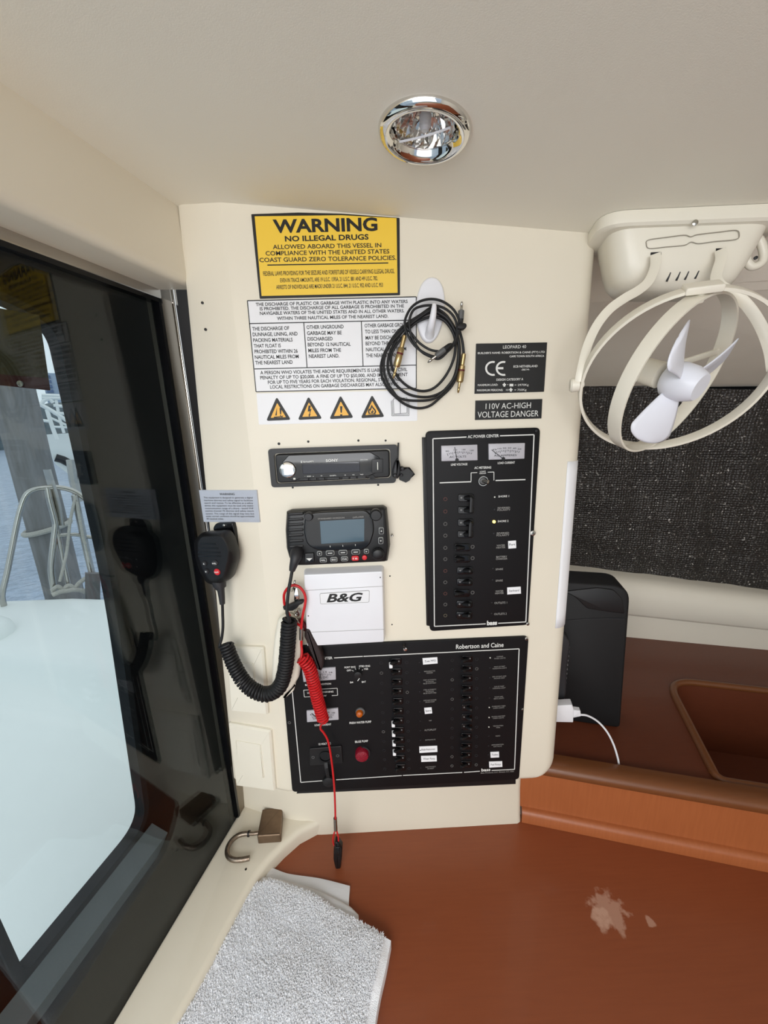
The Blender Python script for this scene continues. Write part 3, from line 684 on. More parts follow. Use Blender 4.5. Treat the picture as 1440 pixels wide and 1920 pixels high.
# white garbage-discharge placard
t = sign('discharge_placard', 'white garbage discharge placard with ruled boxes below the yellow sign', PAN, [Z1(95,735),Z1(1362,706),Z1(1362,1392),Z1(160,1418)], M['swhite'], .0010)
mb = MB()
for p, q in [((95,735),(1362,706)),((1362,706),(1362,1392)),((1362,1392),(160,1418)),((160,1418),(95,735)),((108,907),(1362,880)),((148,1247),(1362,1218)),((518,898),(543,1238)),((950,888),(963,1227))]:
    mb.line(PAN, Z1(*p), Z1(*q), 1.5, .0013)
build(mb, 'ruling', M['ink'], t)
B_ = .018
lettering(t, PAN, .0010, [zrow(*a) for a in [
 ('THE DISCHARGE OF PLASTIC OR GARBAGE WITH PLASTIC INTO ANY WATERS',(160,775),(1297,752),25,B_),('IS PROHIBITED. THE DISCHARGE OF ALL GARBAGE IS PROHIBITED IN THE',(190,808),(1270,786),25,B_),
 ('NAVIGABLE WATERS OF THE UNITED STATES AND IN ALL OTHER WATERS.',(190,842),(1272,822),25,B_),('WITHIN THREE NAUTICAL MILES OF THE NEAREST LAND.',(318,880),(1152,862),25,B_),
 ('THE DISCHARGE OF',(133,960),(410,953),28,B_),('DUNNAGE, LINING, AND',(136,1002),(472,995),28,B_),('PACKING MATERIALS',(140,1045),(435,1040),28,B_),('THAT FLOAT IS',(145,1088),(347,1084),28,B_),('PROHIBITED WITHIN 26',(150,1130),(473,1125),28,B_),('NAUTICAL MILES FROM',(152,1172),(480,1166),28,B_),('THE NEAREST LAND',(155,1214),(435,1208),28,B_),
 ('OTHER UNGROUND',(540,948),(817,942),28,B_),('GARBAGE MAY BE',(543,992),(803,988),28,B_),('DISCHARGED',(547,1035),(735,1033),28,B_),('BEYOND 12 NAUTICAL',(549,1078),(870,1073),28,B_),('MILES FROM THE',(553,1122),(798,1118),28,B_),('NEAREST LAND.',(557,1165),(785,1161),28,B_),
 ('OTHER GARBAGE GROUND',(975,936),(1318,928),28,B_),('TO LESS THAN ONE INCH',(978,981),(1312,973),28,B_),('MAY BE DISCHARGED',(982,1027),(1272,1020),28,B_),('BEYOND THREE',(982,1070),(1185,1066),28,B_),('NAUTICAL MILES FROM',(985,1115),(1287,1108),28,B_),('THE NEAREST LAND.',(985,1160),(1245,1154),28,B_),
 ('A PERSON WHO VIOLATES THE ABOVE REQUIREMENTS IS LIABLE FOR A CIVIL',(193,1288),(1295,1263),26,B_),('PENALTY OF UP TO $20,000. A FINE OF UP TO $50,000, AND IMPRISONMENT',(193,1325),(1298,1300),26,B_),
 ('FOR UP TO FIVE YEARS FOR EACH VIOLATION. REGIONAL, STATE, AND',(250,1360),(1245,1336),26,B_),('LOCAL RESTRICTIONS ON GARBAGE DISCHARGES MAY ALSO APPLY.',(267,1395),(1230,1372),26,B_)]], M['ink'])
# strip of hazard symbols
t = sign('hazard_symbol_strip', 'white strip with four yellow warning triangles and an open book symbol', PAN, [Z1(163,1431),Z1(1370,1407),Z1(1370,1636),Z1(182,1665)], M['swhite'], .0012, .0015)
C2 = .0016
tris = [((315,1456),(236,1637),(422,1629)), ((553,1452),(473,1630),(657,1621)), ((793,1444),(710,1624),(892,1614)), ((1030,1440),(945,1617),(1125,1607))]
sym = []
for k, tr in enumerate(tris):
    q = [PAN.px(*Z1(*p), C2) for p in tr]; mb = MB(); mb.prism(PAN, rpoly(q, .0045), .0008, C2)
    tri = build(mb, 'warning_triangle', M['ink'], t)
    mb = MB(); mb.prism(PAN, rpoly(inset(q, .0046), .0012), .001, C2+.0003); build(mb, 'yellow_field', M['ora'], tri)
    cx, cy = (tr[1][0]+tr[2][0])/2-3, (tr[1][1]+tr[2][1])/2
    mb = MB(); C3 = C2+.0006
    def pg(pts): mb.prism(PAN, [PAN.px(*Z1(cx+x, cy+y), C3) for x, y in pts], C3-.0003, C3)
    if k == 0:
        pg([(-22,-36),(-10,-38),(-9,-96)]); pg([(14,-46),(22,-46),(26,-92),(10,-92)]); pg([(14,-40),(22,-40),(22,-33),(14,-33)]); pg([(-32,-27),(30,-33),(36,-38),(38,-33),(30,-26),(-32,-19)]); mb.prism(PAN, [PAN.px(*Z1(cx-28+5*math.cos(i), cy-18+5*math.sin(i)), C3) for i in range(6)], C3-.0003, C3); mb.prism(PAN, [PAN.px(*Z1(cx+30+5*math.cos(i), cy-22+5*math.sin(i)), C3) for i in range(6)], C3-.0003, C3)
    elif k == 1:
        pg([(-8,-104),(10,-104),(2,-76),(14,-80),(2,-40),(8,-42),(-3,-14),(-8,-38),(-3,-37),(2,-62),(-14,-58)])
    elif k == 2:
        pg([(-8,-92),(10,-92),(6,-44),(-4,-44)]); pg([(-7,-32),(9,-32),(9,-17),(-7,-17)])
    else:
        fl = [(-28,-28),(-33,-50),(-24,-72),(-20,-62),(-4,-98),(6,-80),(24,-60),(30,-44),(22,-26)]; inn = [(-18,-32),(-22,-48),(-18,-56),(-12,-50),(-2,-78),(4,-66),(16,-54),(19,-44),(12,-32)]
        A = [PAN.px(*Z1(cx+x,cy+y),C3) for x,y in fl]; I = [PAN.px(*Z1(cx+x,cy+y),C3) for x,y in inn]; mb.ring(PAN, A, I, C3-.0003, C3)
        pg([(-10,-36),(-12,-50),(-2,-44),(2,-60),(10,-48),(6,-34)]); pg([(-30,-22),(28,-25),(28,-18),(-30,-15)])
    build(mb, 'symbol', M['ink'], tri)
mb = MB()
for d in (0, 8, 16):
    mb.line(PAN, Z1(1190-d,1472+d*.9), Z1(1195-d,1585+d*.9), .7, .0015); mb.line(PAN, Z1(1292+d,1462+d*1.2), Z1(1292+d,1578+d*1.2), .7, .0015); mb.line(PAN, Z1(1195-d,1585+d*.9), Z1(1292+d,1578+d*1.2), .7, .0015)
mb.line(PAN, Z1(1190,1472), Z1(1292,1462), .7, .0015); mb.line(PAN, Z1(1241,1468), Z1(1243,1582), .9, .0015)
build(mb, 'book_symbol', M['ink'], t)
# builder's plate and voltage plate
Z5 = lambda x, y: (890+x/10.286, 640+y/10.286)
def row5(txt, L, R, h, b=0.0): return (txt, Z5(*L), Z5(*R), h/10.286, b)
t = sign('builder_plate', 'black engraved plate with CE mark at the upper right of the console', PAN, [(893,644.3),(1026,642),(1020,734.5),(890,738.3)], M['ink'], .002, .0005)
lettering(t, PAN, .002, [row5('LEOPARD 40',(545,140),(990,130),62), row5("BUILDER'S NAME: ROBERTSON & CAINE (PTY) LTD",(60,246),(1350,222),38,.015), row5('CAPE TOWN SOUTH AFRICA',(672,308),(1340,298),38,.015),
 row5('ECB NETHERLAND',(748,505),(1212,495),42,.015), row5('-0614-',(895,564),(1060,557),36,.01), row5('DESIGN CATEGORY A',(420,762),(935,748),44,.012), row5('MAXIMUM LOAD:',(60,864),(447,856),40,.012), row5('+',(622,850),(655,849),30), row5('= 2970Kg',(770,862),(1040,856),40),
 row5('MAXIMUM PERSONS:',(45,964),(545,957),40,.012), row5('10',(605,955),(652,954),36), row5('= 750Kg',(765,957),(998,951),40)], M['print'])
mb = MB(); c_ = .0023
for cx, hx in ((352,385),(556,582)):
    out, inn = [], []
    for i in range(25):
        a_ = math.radians(75+i*(210/24)); out.append(PAN.px(*Z5(cx+150*math.cos(a_), 522-143*math.sin(a_)), c_)); inn.append(PAN.px(*Z5(cx+114*math.cos(a_), 522-107*math.sin(a_)), c_))
    k = len(out); mb.add([PAN.pt(*p, c_) for p in out]+[PAN.pt(*p, c_) for p in inn], [(i,i+1,k+i+1,k+i) for i in range(k-1)])
mb.prism(PAN, [PAN.px(*Z5(*p), c_) for p in [(440,498),(553,498),(553,538),(440,538)]], c_-.0002, c_); build(mb, 'conformity_mark', M['print'], t, smooth=False)
mb = MB()
def pic(cx, cy):
    mb.flat(PAN, [PAN.px(*Z5(cx+13*math.cos(i*.7), cy-28+13*math.sin(i*.7)), c_) for i in range(9)], c_)
    mb.flat(PAN, [PAN.px(*Z5(cx+x, cy+y), c_) for x, y in [(-30,-18),(30,-18),(34,6),(18,10),(18,34),(-18,34),(-18,10),(-34,6)]], c_)
pic(572,840); pic(698,935); mb.flat(PAN, [PAN.px(*Z5(*p), c_) for p in [(672,820),(745,820),(745,868),(672,868)]], c_); build(mb, 'pictograms', M['print'], t, smooth=False)
t = sign('voltage_plate', 'small black plate with large two line high voltage warning', PAN, [Z5(18,1143),Z5(1306,1112),Z5(1288,1487),Z5(10,1518)], M['ink'], .002, .0005)
lettering(t, PAN, .002, [row5('110V AC-HIGH',(210,1308),(1082,1284),112), row5('VOLTAGE DANGER',(55,1473),(1228,1444),118)], M['print'])
# silver notice on the left strip
Z6 = lambda x, y: (365+x/11.077, 910+y/11.077)
def row6(txt, L, R, h, b=0.0): return (txt, Z6(*L), Z6(*R), h/11.077, b)
t = sign('radio_notice', 'silver metallic warning label above the hand microphone on the left strip', STR, [(373,919),(481,919),(487,979.5),(382,978.5)], M['silver'], .0010, .0005, base=-.004)
lettering(t, STR, .0010, [row6('WARNING',(520,205),(832,203),45,.01)]+[row6(s_,(x0,y),(x1,y+2),34) for s_,x0,x1,y in [
 ('This equipment is designed to generate a digital',190,1205,270),('maritime distress and safety signal to facilitate',196,1210,327),('search and rescue. To be effective as a safety',203,1214,382),('device, this equipment must be used only within',210,1218,438),
 ('communication range of a shore - based VHF',217,1224,493),('marine channel 70 distress and safety watch',224,1228,547),('system. The range of the signal may vary but',231,1236,604),('under normal conditions should be approximately',238,1243,657),('20 nautical miles.',246,605,711)]], M['ink'])
# ================================================================= AC distribution panel
Z4 = lambda x, y: (780+x/4.571, 780+y/4.571)
def row4(txt, L, R, h, b=0.0): return (txt, Z4(*L), Z4(*R), h/4.571, b)
CP = .0045
def disc(F, x, y, r, c0, c1, n=18, bev=None, mb=None):
    mb = mb or MB(); a, b = F.px(x, y, c1); rr = r*.00091
    prof = [(rr,c0),(rr,c1)] if not bev else [(rr,c0),(rr,c1-bev),(rr-bev*.3,c1-bev*.3),(rr-bev,c1)]
    O = F.pt(a, b, 0); return mb.lathe(O, F.N, [(q[0], q[1]) for q in prof]+[(1e-5, c1)], n)
def ringmesh(F, x, y, r, c, tube=.0007, n=18):
    a, b = F.px(x, y, c); rr = r*.00091
    return MB().tube([F.pt(a+rr*math.cos(2*math.pi*k/n), b+rr*math.sin(2*math.pi*k/n), c) for k in range(n)], tube, 6, True)
t = thing('ac_power_panel', 'tall black breaker panel with two meters on the right of the console', 'electrical panel', PAN.pt(*PAN.px(895,1180), 0))
quad = [(798,808.5),(1013.5,801.5),(990.5,1172),(806,1184)]
mb = MB(); mb.prism(PAN, rpoly([PAN.px(*p,CP) for p in quad], .009), -.0005, CP, .001); build(mb, 'face_plate', M['panel'], t)
mb = MB(); mb.prism(PAN, [PAN.px(*p,.004) for p in [(791.5,820),(800,820),(808,1175),(800,1173)]], -.0005, .004, .001); mb.prism(PAN, [PAN.px(*p,.0055) for p in [(794.5,820),(797,820),(804,1170),(802,1170)]], .003, .0055, .001); build(mb, 'hinge', M['blk'], t)
mb = MB(); K = CP+.0004
for p, q in [((145,195),(433,180)),((720,170),(1010,160)),((1012,160),(942,1765)),((942,1765),(705,1777)),((597,1782),(158,1803)),((158,1803),(145,195)),((203,573),(473,563)),((682,553),(938,545))]: mb.line(PAN, Z4(*p), Z4(*q), 2.0, K)
for p, q in [((472,560),(472,487)),((472,487),(525,485)),((615,482),(668,480)),((668,480),(668,552))]: mb.line(PAN, Z4(*p), Z4(*q), 1.2, K)
build(mb, 'border_line', M['print'], t, smooth=False)
RY = [712,818,925,1025,1130,1227,1327,1425,1522,1615,1710]
lab = {0:('SHORE 1',),1:('REVERSED','POLARITY'),2:('SHORE 2',),3:('REVERSED','POLARITY'),4:('WATER','HEATER'),5:('BATTERY','CHARGER'),6:('SPARE',),7:('SPARE',),8:('WATER','HEATER'),9:('OUTLETS 1',),10:('OUTLETS 2',)}
LW = {0:(705,797),1:(697,808),2:(700,792),3:(690,800),4:(688,766),5:(685,783),6:(682,746),7:(682,744),8:(678,752),9:(672,780),10:(670,777)}
rows = [row4('AC POWER CENTER',(443,190),(710,180),25,.02), row4('LINE VOLTAGE',(300,426),(440,421),19,.02), row4('LOAD CURRENT',(700,412),(847,407),19,.02), row4('AC METERING',(500,454),(644,450),20,.02), row4('LOAD',(548,482),(597,480),12,.01), row4('GROUP',(543,498),(600,496),12,.01), row4('bass',(607,1792),(695,1788),36,.05)]
dim = []
for k, y in enumerate(RY):
    y_ = y-10*(k<3)-2; L_ = lab[k]; a, b = LW[k]
    if len(L_) == 1: (rows if k in (0,2) else dim).append(row4(L_[0],(a,y_-2),(b,y_-6),17,.01))
    else: dim += [row4(L_[0],(a+3,y_-10),(b-3,y_-14),15,.01), row4(L_[1],(a,y_+8),(b,y_+4),15,.01)]
lettering(t, PAN, CP, rows, M['print'], split=True); lettering(t, PAN, CP, dim, M['dprint'], 'row_lettering', split=True)
# meters
def meter(t, q, scale, word, needle, wl):
    mb = MB(); mb.prism(PAN, rpoly([PAN.px(*p,CP+.003) for p in q], .001), CP-.001, CP+.003, .0008); m_ = build(mb, 'meter', M['meter'], t)
    (x0,y0),(x1,y1),(x2,y2),(x3,y3) = q
    def P(u, v): return (x0+(x1-x0)*u+(x3-x0)*v, y0+(y1-y0)*u+(y3-y0)*v)
    mb = MB(); c_ = CP+.0035
    for i in range(15):
        u = .16+.68*i/14; yv = .40+.9*(u-.5)**2; mb.line(PAN, P(.5+(u-.5)*1.0,yv), P(.5+(u-.5)*.93,yv+(.16 if i%3==0 else .10)), .7, c_)
    for i, s_ in enumerate(scale):
        u = .16+.68*i/(len(scale)-1); yv = .33+.7*(u-.5)**2; mb.text(PAN, s_, P(u-.05,yv), P(u+.05,yv), 2.6, c_)
    mb.text(PAN, word, P(wl[0],.80), P(wl[1],.80), 3.6, c_); build(mb, 'scale', M['ink'], m_, smooth=False, recalc=False)
    mb = MB(); mb.line(PAN, P(*needle[0]), P(*needle[1]), 1.1, c_+.0008); e_ = P(*needle[1]); build(mb, 'needle', M['ink'], m_)
    mb = MB(); disc(PAN, e_[0], e_[1]-.5, 3.2, CP+.001, c_+.001, 14, mb=mb); build(mb, 'pivot_cap', M['blk'], m_)
meter(t, [Z4(217,255),Z4(527,245),Z4(529,380),Z4(219,388)], ['90','110','130','150'], 'AC VOLTS', ((.37,.12),(.43,.97)), (.22,.68))
meter(t, [Z4(623,238),Z4(935,231),Z4(930,366),Z4(625,376)], ['0','10','20','30','40','50'], 'AC AMPERES', ((.08,.38),(.40,.97)), (.14,.76))
# toggle
mb = ringmesh(PAN, 906, 902, 8.6, CP+.0015, .0014, 24); tg = build(mb, 'toggle_switch', M['steel'], t)
mb = MB(); disc(PAN, 906, 902, 6.2, CP, CP+.004, 20, .001, mb); build(mb, 'collar', M['mgrey'], tg)
a = PAN.pt(*PAN.px(904.5,902,CP+.004), CP+.004); b = PAN.pt(*PAN.px(917,904.5,CP+.013), CP+.013); mb = MB(); mb.tube([a, a.lerp(b,.5), a.lerp(b,.9), b], [.0022,.003,.0042,.0025], 12); build(mb, 'lever', M['steel'], tg)
# breakers, rivets, pilot lights
def breaker(t, x, y, on, dot=None, ties=False):
    """x,y: centre in pixels; on -> lever tipped to the right"""
    mb = MB(); q = [PAN.px(x+dx, y+dy, CP+.002) for dx, dy in [(-15,-7),(15,-7.6),(15,6.6),(-15,7)]]
    mb.prism(PAN, rpoly(q, .0045), CP-.001, CP+.0022, .001); b_ = build(mb, 'breaker', M['gblk'], t)
    s_ = 1 if on else -1
    P0 = PAN.pt(*PAN.px(x-2*s_, y, CP+.002), CP+.002); P1 = PAN.pt(*PAN.px(x+12*s_, y+.5, CP+.012), CP+.012)
    mb = MB(); mb.tube([P0, P0.lerp(P1,.5), P0.lerp(P1,.85), P1], [.0036,.0040,.0046,.003], 12); build(mb, 'lever', M['blk'], b_)
    if dot: mb = MB(); disc(PAN, x+dot*s_, y-.5, 1.9, CP+.002, CP+.0036, 8, mb=mb); build(mb, 'screw', M['dimdot'], b_)  # grey dot stands in for the star glint on the breaker
    return b_
tint = [ 'r','r','g','g','g','g','r','g','r','g','b' ]
M['rivr'] = mat('reddish_rivet', (84,52,48), .4, var=.05); M['rivg'] = mat('grey_rivet', (92,90,88), .4, var=.05); M['rivb'] = mat('tan_rivet', (88,80,66), .4, var=.05)
for k, y in enumerate(RY):
    px_, py_ = Z4(252-.4*0, y); build(ringmesh(PAN, 835, py_, 3.2, CP+.0003, .0008, 14), 'rivet', M['riv'+tint[k]], t)
    on = k not in (4,5,8); xx = 874-(k*.35) if on else 868-(k*.2)
    breaker(t, xx, py_-(2 if k<4 else 0), on, -9 if on else None)
    if not on: build(ringmesh(PAN, 886, py_-2, 3.2, CP+.0003, .0009, 14), 'rivet', M['rivg'], t)
for k in (0, 2):
    x, y = Z4(468-k*4, RY[k]-8); x2, y2 = Z4(462-k*4, RY[k+1]+5)
    a, b = PAN.pt(*PAN.px(x+2,y,CP+.013), CP+.013), PAN.pt(*PAN.px(x2+2,y2,CP+.013), CP+.013); mb = MB(); mb.strap([a,b], PAN.X, .006, .004); build(mb, 'handle_tie', M['blk'], t)
for k, (x, y) in enumerate([(675,695),(672,801),(670,907),(667,1007),(660,1307),(657,1405),(650,1600),(648,1692)]):
    px_, py_ = Z4(x, y); lit = k == 2
    mb = MB(); disc(PAN, px_, py_, 3.0 if lit else 1.4, CP, CP+(.0018 if lit else .0008), 12, mb=mb); build(mb, 'pilot_light', M['led' if lit else ('leds' if k==0 else 'dgrey')], t, label='lit yellow pilot light' if lit else None)
def sticker(t, q, txt, h, mt=None, bold=.0):
    mb = MB(); K_ = CP+.0008; mb.prism(PAN, [PAN.px(*p,K_) for p in q], CP-.0002, K_); s_ = build(mb, 'label_sticker', M['paper'], t, label='small white label reading '+txt)
    (x0,y0),(x1,y1),(x2,y2),(x3,y3) = q; f = .12; g = .36
    L_ = (x0+(x1-x0)*f+(x3-x0)*(1-g), y0+(y1-y0)*f+(y3-y0)*(1-g)); R_ = (x0+(x1-x0)*(1-f)+(x3-x0)*(1-g), y0+(y1-y0)*(1-f)+(y3-y0)*(1-g))
    mb = MB(); mb.text(PAN, txt, L_, R_, h, K_+.0003, bold); build(mb, 'lettering', M['ink'], s_, smooth=False, recalc=False)
sticker(t, [Z4(790,1072),Z4(857,1067),Z4(859,1132),Z4(792,1137)], 'Port', 4.6); sticker(t, [Z4(782,1470),Z4(897,1463),Z4(900,1522),Z4(783,1530)], 'Starboard', 4.2)
def screw(t, x, y, r, c=CP, mt='steel'):
    mb = MB(); disc(PAN, x, y, r, c-.001, c+.0025, 16, .0012, mb); s_ = build(mb, 'screw', M[mt], t)
    mb = MB(); a, b = PAN.px(x, y, c+.0028); d = r*.00091*.6
    mb.box(PAN, a-d, a+d, b-.0004, b+.0004, c+.002, c+.0028); mb.box(PAN, a-.0004, a+.0004, b-d, b+d, c+.002, c+.0028); build(mb, 'slot', M['dgrey'], s_)
screw(t, 1000, 1000, 5.5); screw(t, 990.5-.5, 1170.5, 3.8); screw(t, 1006, 808, 2.6, mt='dgrey')

# ================================================================= DC distribution panel
Z7 = lambda x, y: (700+x/4.645, 1180+y/4.645)
Z8 = lambda x, y: (520+x/5.538, 1180+y/5.538)
def row7(txt, L, R, h, b=0.0): return (txt, Z7(*L), Z7(*R), h/4.645, b)
def row8(txt, L, R, h, b=0.0): return (txt, Z8(*L), Z8(*R), h/5.538, b)
t = thing('dc_power_panel', 'wide black breaker panel with pump lamps along the bottom of the console', 'electrical panel', PAN.pt(*PAN.px(760,1485), 0))
quad = [(524,1213.5),(991.5,1193.5),(981.5,1458.5),(548,1485)]
quad = [(524,1213.5),(991.5,1193.5),(973.5,1461.5),(548,1485.5)]
mb = MB(); mb.prism(PAN, rpoly([PAN.px(*p,CP) for p in quad], .009), -.0005, CP, .001); build(mb, 'face_plate', M['panel'], t)
mb = MB(); mb.prism(PAN, [PAN.px(*p,.0025) for p in [(560,1478),(967,1455),(967,1470),(556,1488)]], -.0005, .0025); build(mb, 'back_plate', M['blk'], t)
mb = MB()
for p, q in [(Z8(150,590),Z8(243,1590)),(Z8(243,1590),Z8(465,1573)),(Z8(610,1563),Z7(248,1274)),(Z7(258,1273),Z7(775,1247)),(Z7(790,1246),Z7(928,1236)),(Z7(1030,1230),Z7(1230,1220)),(Z7(1230,1220),Z7(1270,170)),(Z7(1270,170),Z8(895,281)),(Z8(888,281),Z8(590,297)),(Z8(150,590),(536,1237)),((536,1237),(556,1236.5))]: mb.line(PAN, p, q, 1.9, K)
for p, q in [((273,632),(622,612)),((622,612),(626,685)),((626,685),(565,689)),((480,693),(280,703)),((280,703),(273,632))]: mb.line(PAN, Z8(*p), Z8(*q), 1.1, K)
build(mb, 'border_line', M['print'], t, smooth=False)
lettering(t, PAN, CP, [('Robertson and Caine',(855,1216.8),(944,1212.8),8.4,.012), ('DC POWER CENTER',(561,1239),(623.5,1235.8),4.8,.02),
 row8('BATTERY CONDITION',(290,587),(558,573),18,.02), row8('LOW VOLT WARNING',(312,668),(583,655),18,.02), row8('BELOW',(410,702),(512,697),18,.02), row8('LOAD CURRENT',(388,1005),(560,995),20,.02),
 row8('PORT ENG',(697,405),(812,398),18,.02), row8('STBD ENG',(848,393),(963,388),18,.02), row8('OFF',(722,437),(765,434),18,.02), row8('VSS',(900,421),(943,418),18,.02), row8('B4',(757,560),(788,558),18,.02), row8('BAT',(878,555),(920,552),18,.02),
 row8('FRESH WATER PUMP',(750,984),(976,969),22,.02), row8('BILGE PUMP',(808,1179),(942,1169),22,.02), row8('12 VOLT DC',(430,1203),(556,1192),20,.02), ('bass',(902.5,1446.5),(919.5,1445.4),5.5,.03)], M['print'], split=True)
mb = MB()
for p, q in [((770,425),(792,434)),((808,405),(816,420)),((852,402),(848,416)),((890,418),(878,426))]: mb.line(PAN, Z8(*p), Z8(*q), .9, K)
build(mb, 'dial_marks', M['print'], t, smooth=False)
l1 = [None,('REFRIGERATOR','FREEZER'),('PORT AUTOMATIC','OR MANUAL','BILGE PUMP PORT'),('STBD AUTOMATIC','OR MANUAL','BILGE PUMP STBD'),('SUMP AND SHOWER','DRAIN PUMP'),None,('VHF',),('AUTOPILOT',),('INSTRUMENTS',),None,None,('ELECTRONICS','IN MAST')]
l2 = [('COMPASS','PANEL LIGHTS'),('FOOT OF MAST','NAVIGATION LIGHTS'),('MID OF MAST AND','ANCHOR LIGHT'),('TOP OF MAST','STEAMING LIGHT'),('FLOOD AND','DECK LIGHTS'),('STARBOARD CABIN','CABIN LIGHTS'),('SALOON AND PORT','CABIN LIGHTS'),('VENTILATION','FANS'),('RADIO',),('REFRIGERATION','GAS VALVE'),None,None]
Y1 = [285,372,455,540,625,715,795,878,962,1050,1128,1205]; Y2 = [245,332,418,505,595,677,765,848,928,1012,1090,1180]
dim = []
for k in range(12):
    for LL, Y, x0, xs, wd in ((l1,Y1,490,.9,118),(l2,Y2,1102,-2.2,128)):
        if not LL[k]: continue
        cx = x0+k*xs; m_ = len(LL[k])
        for i, s_ in enumerate(LL[k]):
            ln = min(wd, 8.4*len(s_))*(.95 if s_ != 'AUTOPILOT' else 1.35); yy = Y[k]+(i-(m_-1)/2)*15+5; dim.append(row7(s_,(cx-ln/2,yy+ln*.03),(cx+ln/2,yy-ln*.03),10.5 if s_ != 'AUTOPILOT' else 16))
dim.append(('Bass Products, LLC, Bristol, CT, USA',(901.5,1450.6),(963.7,1447.4),2.6,.01))
lettering(t, PAN, CP, dim, M['dprint'], 'row_lettering', split=True)
for k in range(12):                                                  # black label strips with a pilot dot
    for LL, Y, x0, xs, st in ((l1,Y1,400,1.3,()),(l2,Y2,1018,-1.6,(0,5,6,7))):
        px_, py_ = Z7(x0+k*xs, Y[k]+4); mb = MB(); disc(PAN, px_, py_, 1.4, CP, CP+.0009, 8, mb=mb); build(mb, 'pilot_light', M['leds' if k in st and LL is l2 else 'dgrey'], t)
meter(t, [(566,1256),(629.2,1251.8),(629.8,1274.6),(569,1279)], ['8','10','12','14','16'], 'VOLTS DC', ((.55,.40),(.45,.97)), (.2,.75))
meter(t, [Z8(303,850),Z8(632,822),Z8(637,940),Z8(308,966)], ['0','25','50','75','100'], 'DC AMPERES', ((.16,.25),(.40,.95)), (.2,.8))
# rotary knob, pump lamps
mb = MB(); disc(PAN, 671, 1267, 8.5, CP, CP+.010, 20, .001, mb); kn = build(mb, 'rotary_knob', M['blk'], t)
mb = MB(); mb.line(PAN, (670.5,1277), (674,1272), 1.4, CP+.0105); build(mb, 'pointer', M['print'], kn)
mb = MB(); disc(PAN, 675.5, 1336, 10.5, CP, CP+.003, 24, .001, mb); lo = build(mb, 'fresh_water_lamp', M['mgrey'], t)
mb = MB(); a, b = PAN.px(674,1340,CP+.008); mb.lathe(PAN.pt(a,b,CP), PAN.N, [(.0072,0),(.0072,.006),(.006,.009),(.003,.0105),(.0001,.011)], 20); build(mb, 'lens', M['lens_o'], lo, label='amber lens')
mb = MB(); disc(PAN, 681, 1413, 16.2, CP, CP+.004, 28, .001, mb); lo = build(mb, 'bilge_pump_lamp', M['dgrey'], t)
mb = MB(); a, b = PAN.px(678.5,1419,CP+.012); mb.lathe(PAN.pt(a,b,CP), PAN.N, [(.0138,0),(.0138,.010),(.0125,.0125),(.008,.0138),(.0001,.0142)], 28); build(mb, 'lens', M['lens_r'], lo, label='dark red lens')
# 12 volt socket with its rubber cap hanging
mb = MB(); mb.prism(PAN, rpoly([PAN.px(*p,CP+.003) for p in [(580,1404),(640.5,1399),(643,1431),(580.5,1436)]], .003), CP-.001, CP+.003, .001); so = build(mb, 'power_socket', M['blk'], t)
mb = MB(); a, b = PAN.px(610,1419,CP+.004); mb.lathe(PAN.pt(a,b,CP), PAN.N, [(.0135,0),(.0135,.005),(.011,.005),(.011,.0035),(.0001,.0034)], 28); build(mb, 'socket_bore', M['gblk'], so)
for x, y in ((587,1420),(633,1417)): build(ringmesh(PAN, x, y, 3, CP+.0033, .0007, 12), 'rivet', M['mgrey'], so)
mb = MB(); mb.strap([PAN.pt(*PAN.px(x,y,CP+c_),CP+c_) for x,y,c_ in [(611,1430,.004),(612,1440,.010),(614,1450,.010),(615,1458,.006)]], PAN.X, .007, .002); build(mb, 'cap_tether', M['rub'], so)
mb = MB(); a, b = PAN.px(616,1466,CP+.006); mb.lathe(PAN.pt(a,b,CP+.0005), PAN.N, [(.0115,0),(.0125,.003),(.0115,.007),(.008,.0085),(.0001,.009)], 28); build(mb, 'socket_cap', M['rub'], so)
# breaker columns
yc1 = [1241,1260,1279,1297,1315.5,1334,1352,1370,1388,1405.5,1422.5,1440]; yc2 = [1236,1254,1272.6,1291,1309,1327.5,1345.8,1363.4,1381.3,1399.6,1416.8,1434]
def dcb(x, y, side, tip):
    mb = MB(); q = [PAN.px(x+dx, y+dy, CP+.002) for dx, dy in [(-10,-6),(10,-6.6),(10,5.6),(-10,6)]]
    mb.prism(PAN, rpoly(q, .0035), CP-.001, CP+.002, .001); b_ = build(mb, 'breaker', M['gblk'], t)
    P0 = PAN.pt(*PAN.px(x-1*side, y, CP+.002), CP+.002); P1 = PAN.pt(*PAN.px(x+10*side, y+4, CP+.012), CP+.012)
    mb = MB(); mb.tube([P0, P0.lerp(P1,.5), P0.lerp(P1,.85), P1], [.0030,.0034,.0040,.0028], 10); build(mb, 'lever', M['blk'], b_)
    mb = MB(); disc(PAN, x-5*side, y-1, 1.5, CP+.002, CP+.0034, 8, mb=mb); build(mb, 'screw', M['dimdot'], b_)  # grey dot stands in for the dim highlight on the lever
    if tip: a, b = PAN.px(x-10, y+9.5, CP+.014); mb = MB(); mb.prism(PAN, rpoly([(a-.0033,b-.0036),(a+.0033,b-.0036),(a+.0033,b+.0036),(a-.0033,b+.0036)],.0015), CP+.004, CP+.014, .001); build(mb, 'white_tip', M['paper'], b_, label='white painted lever tip')
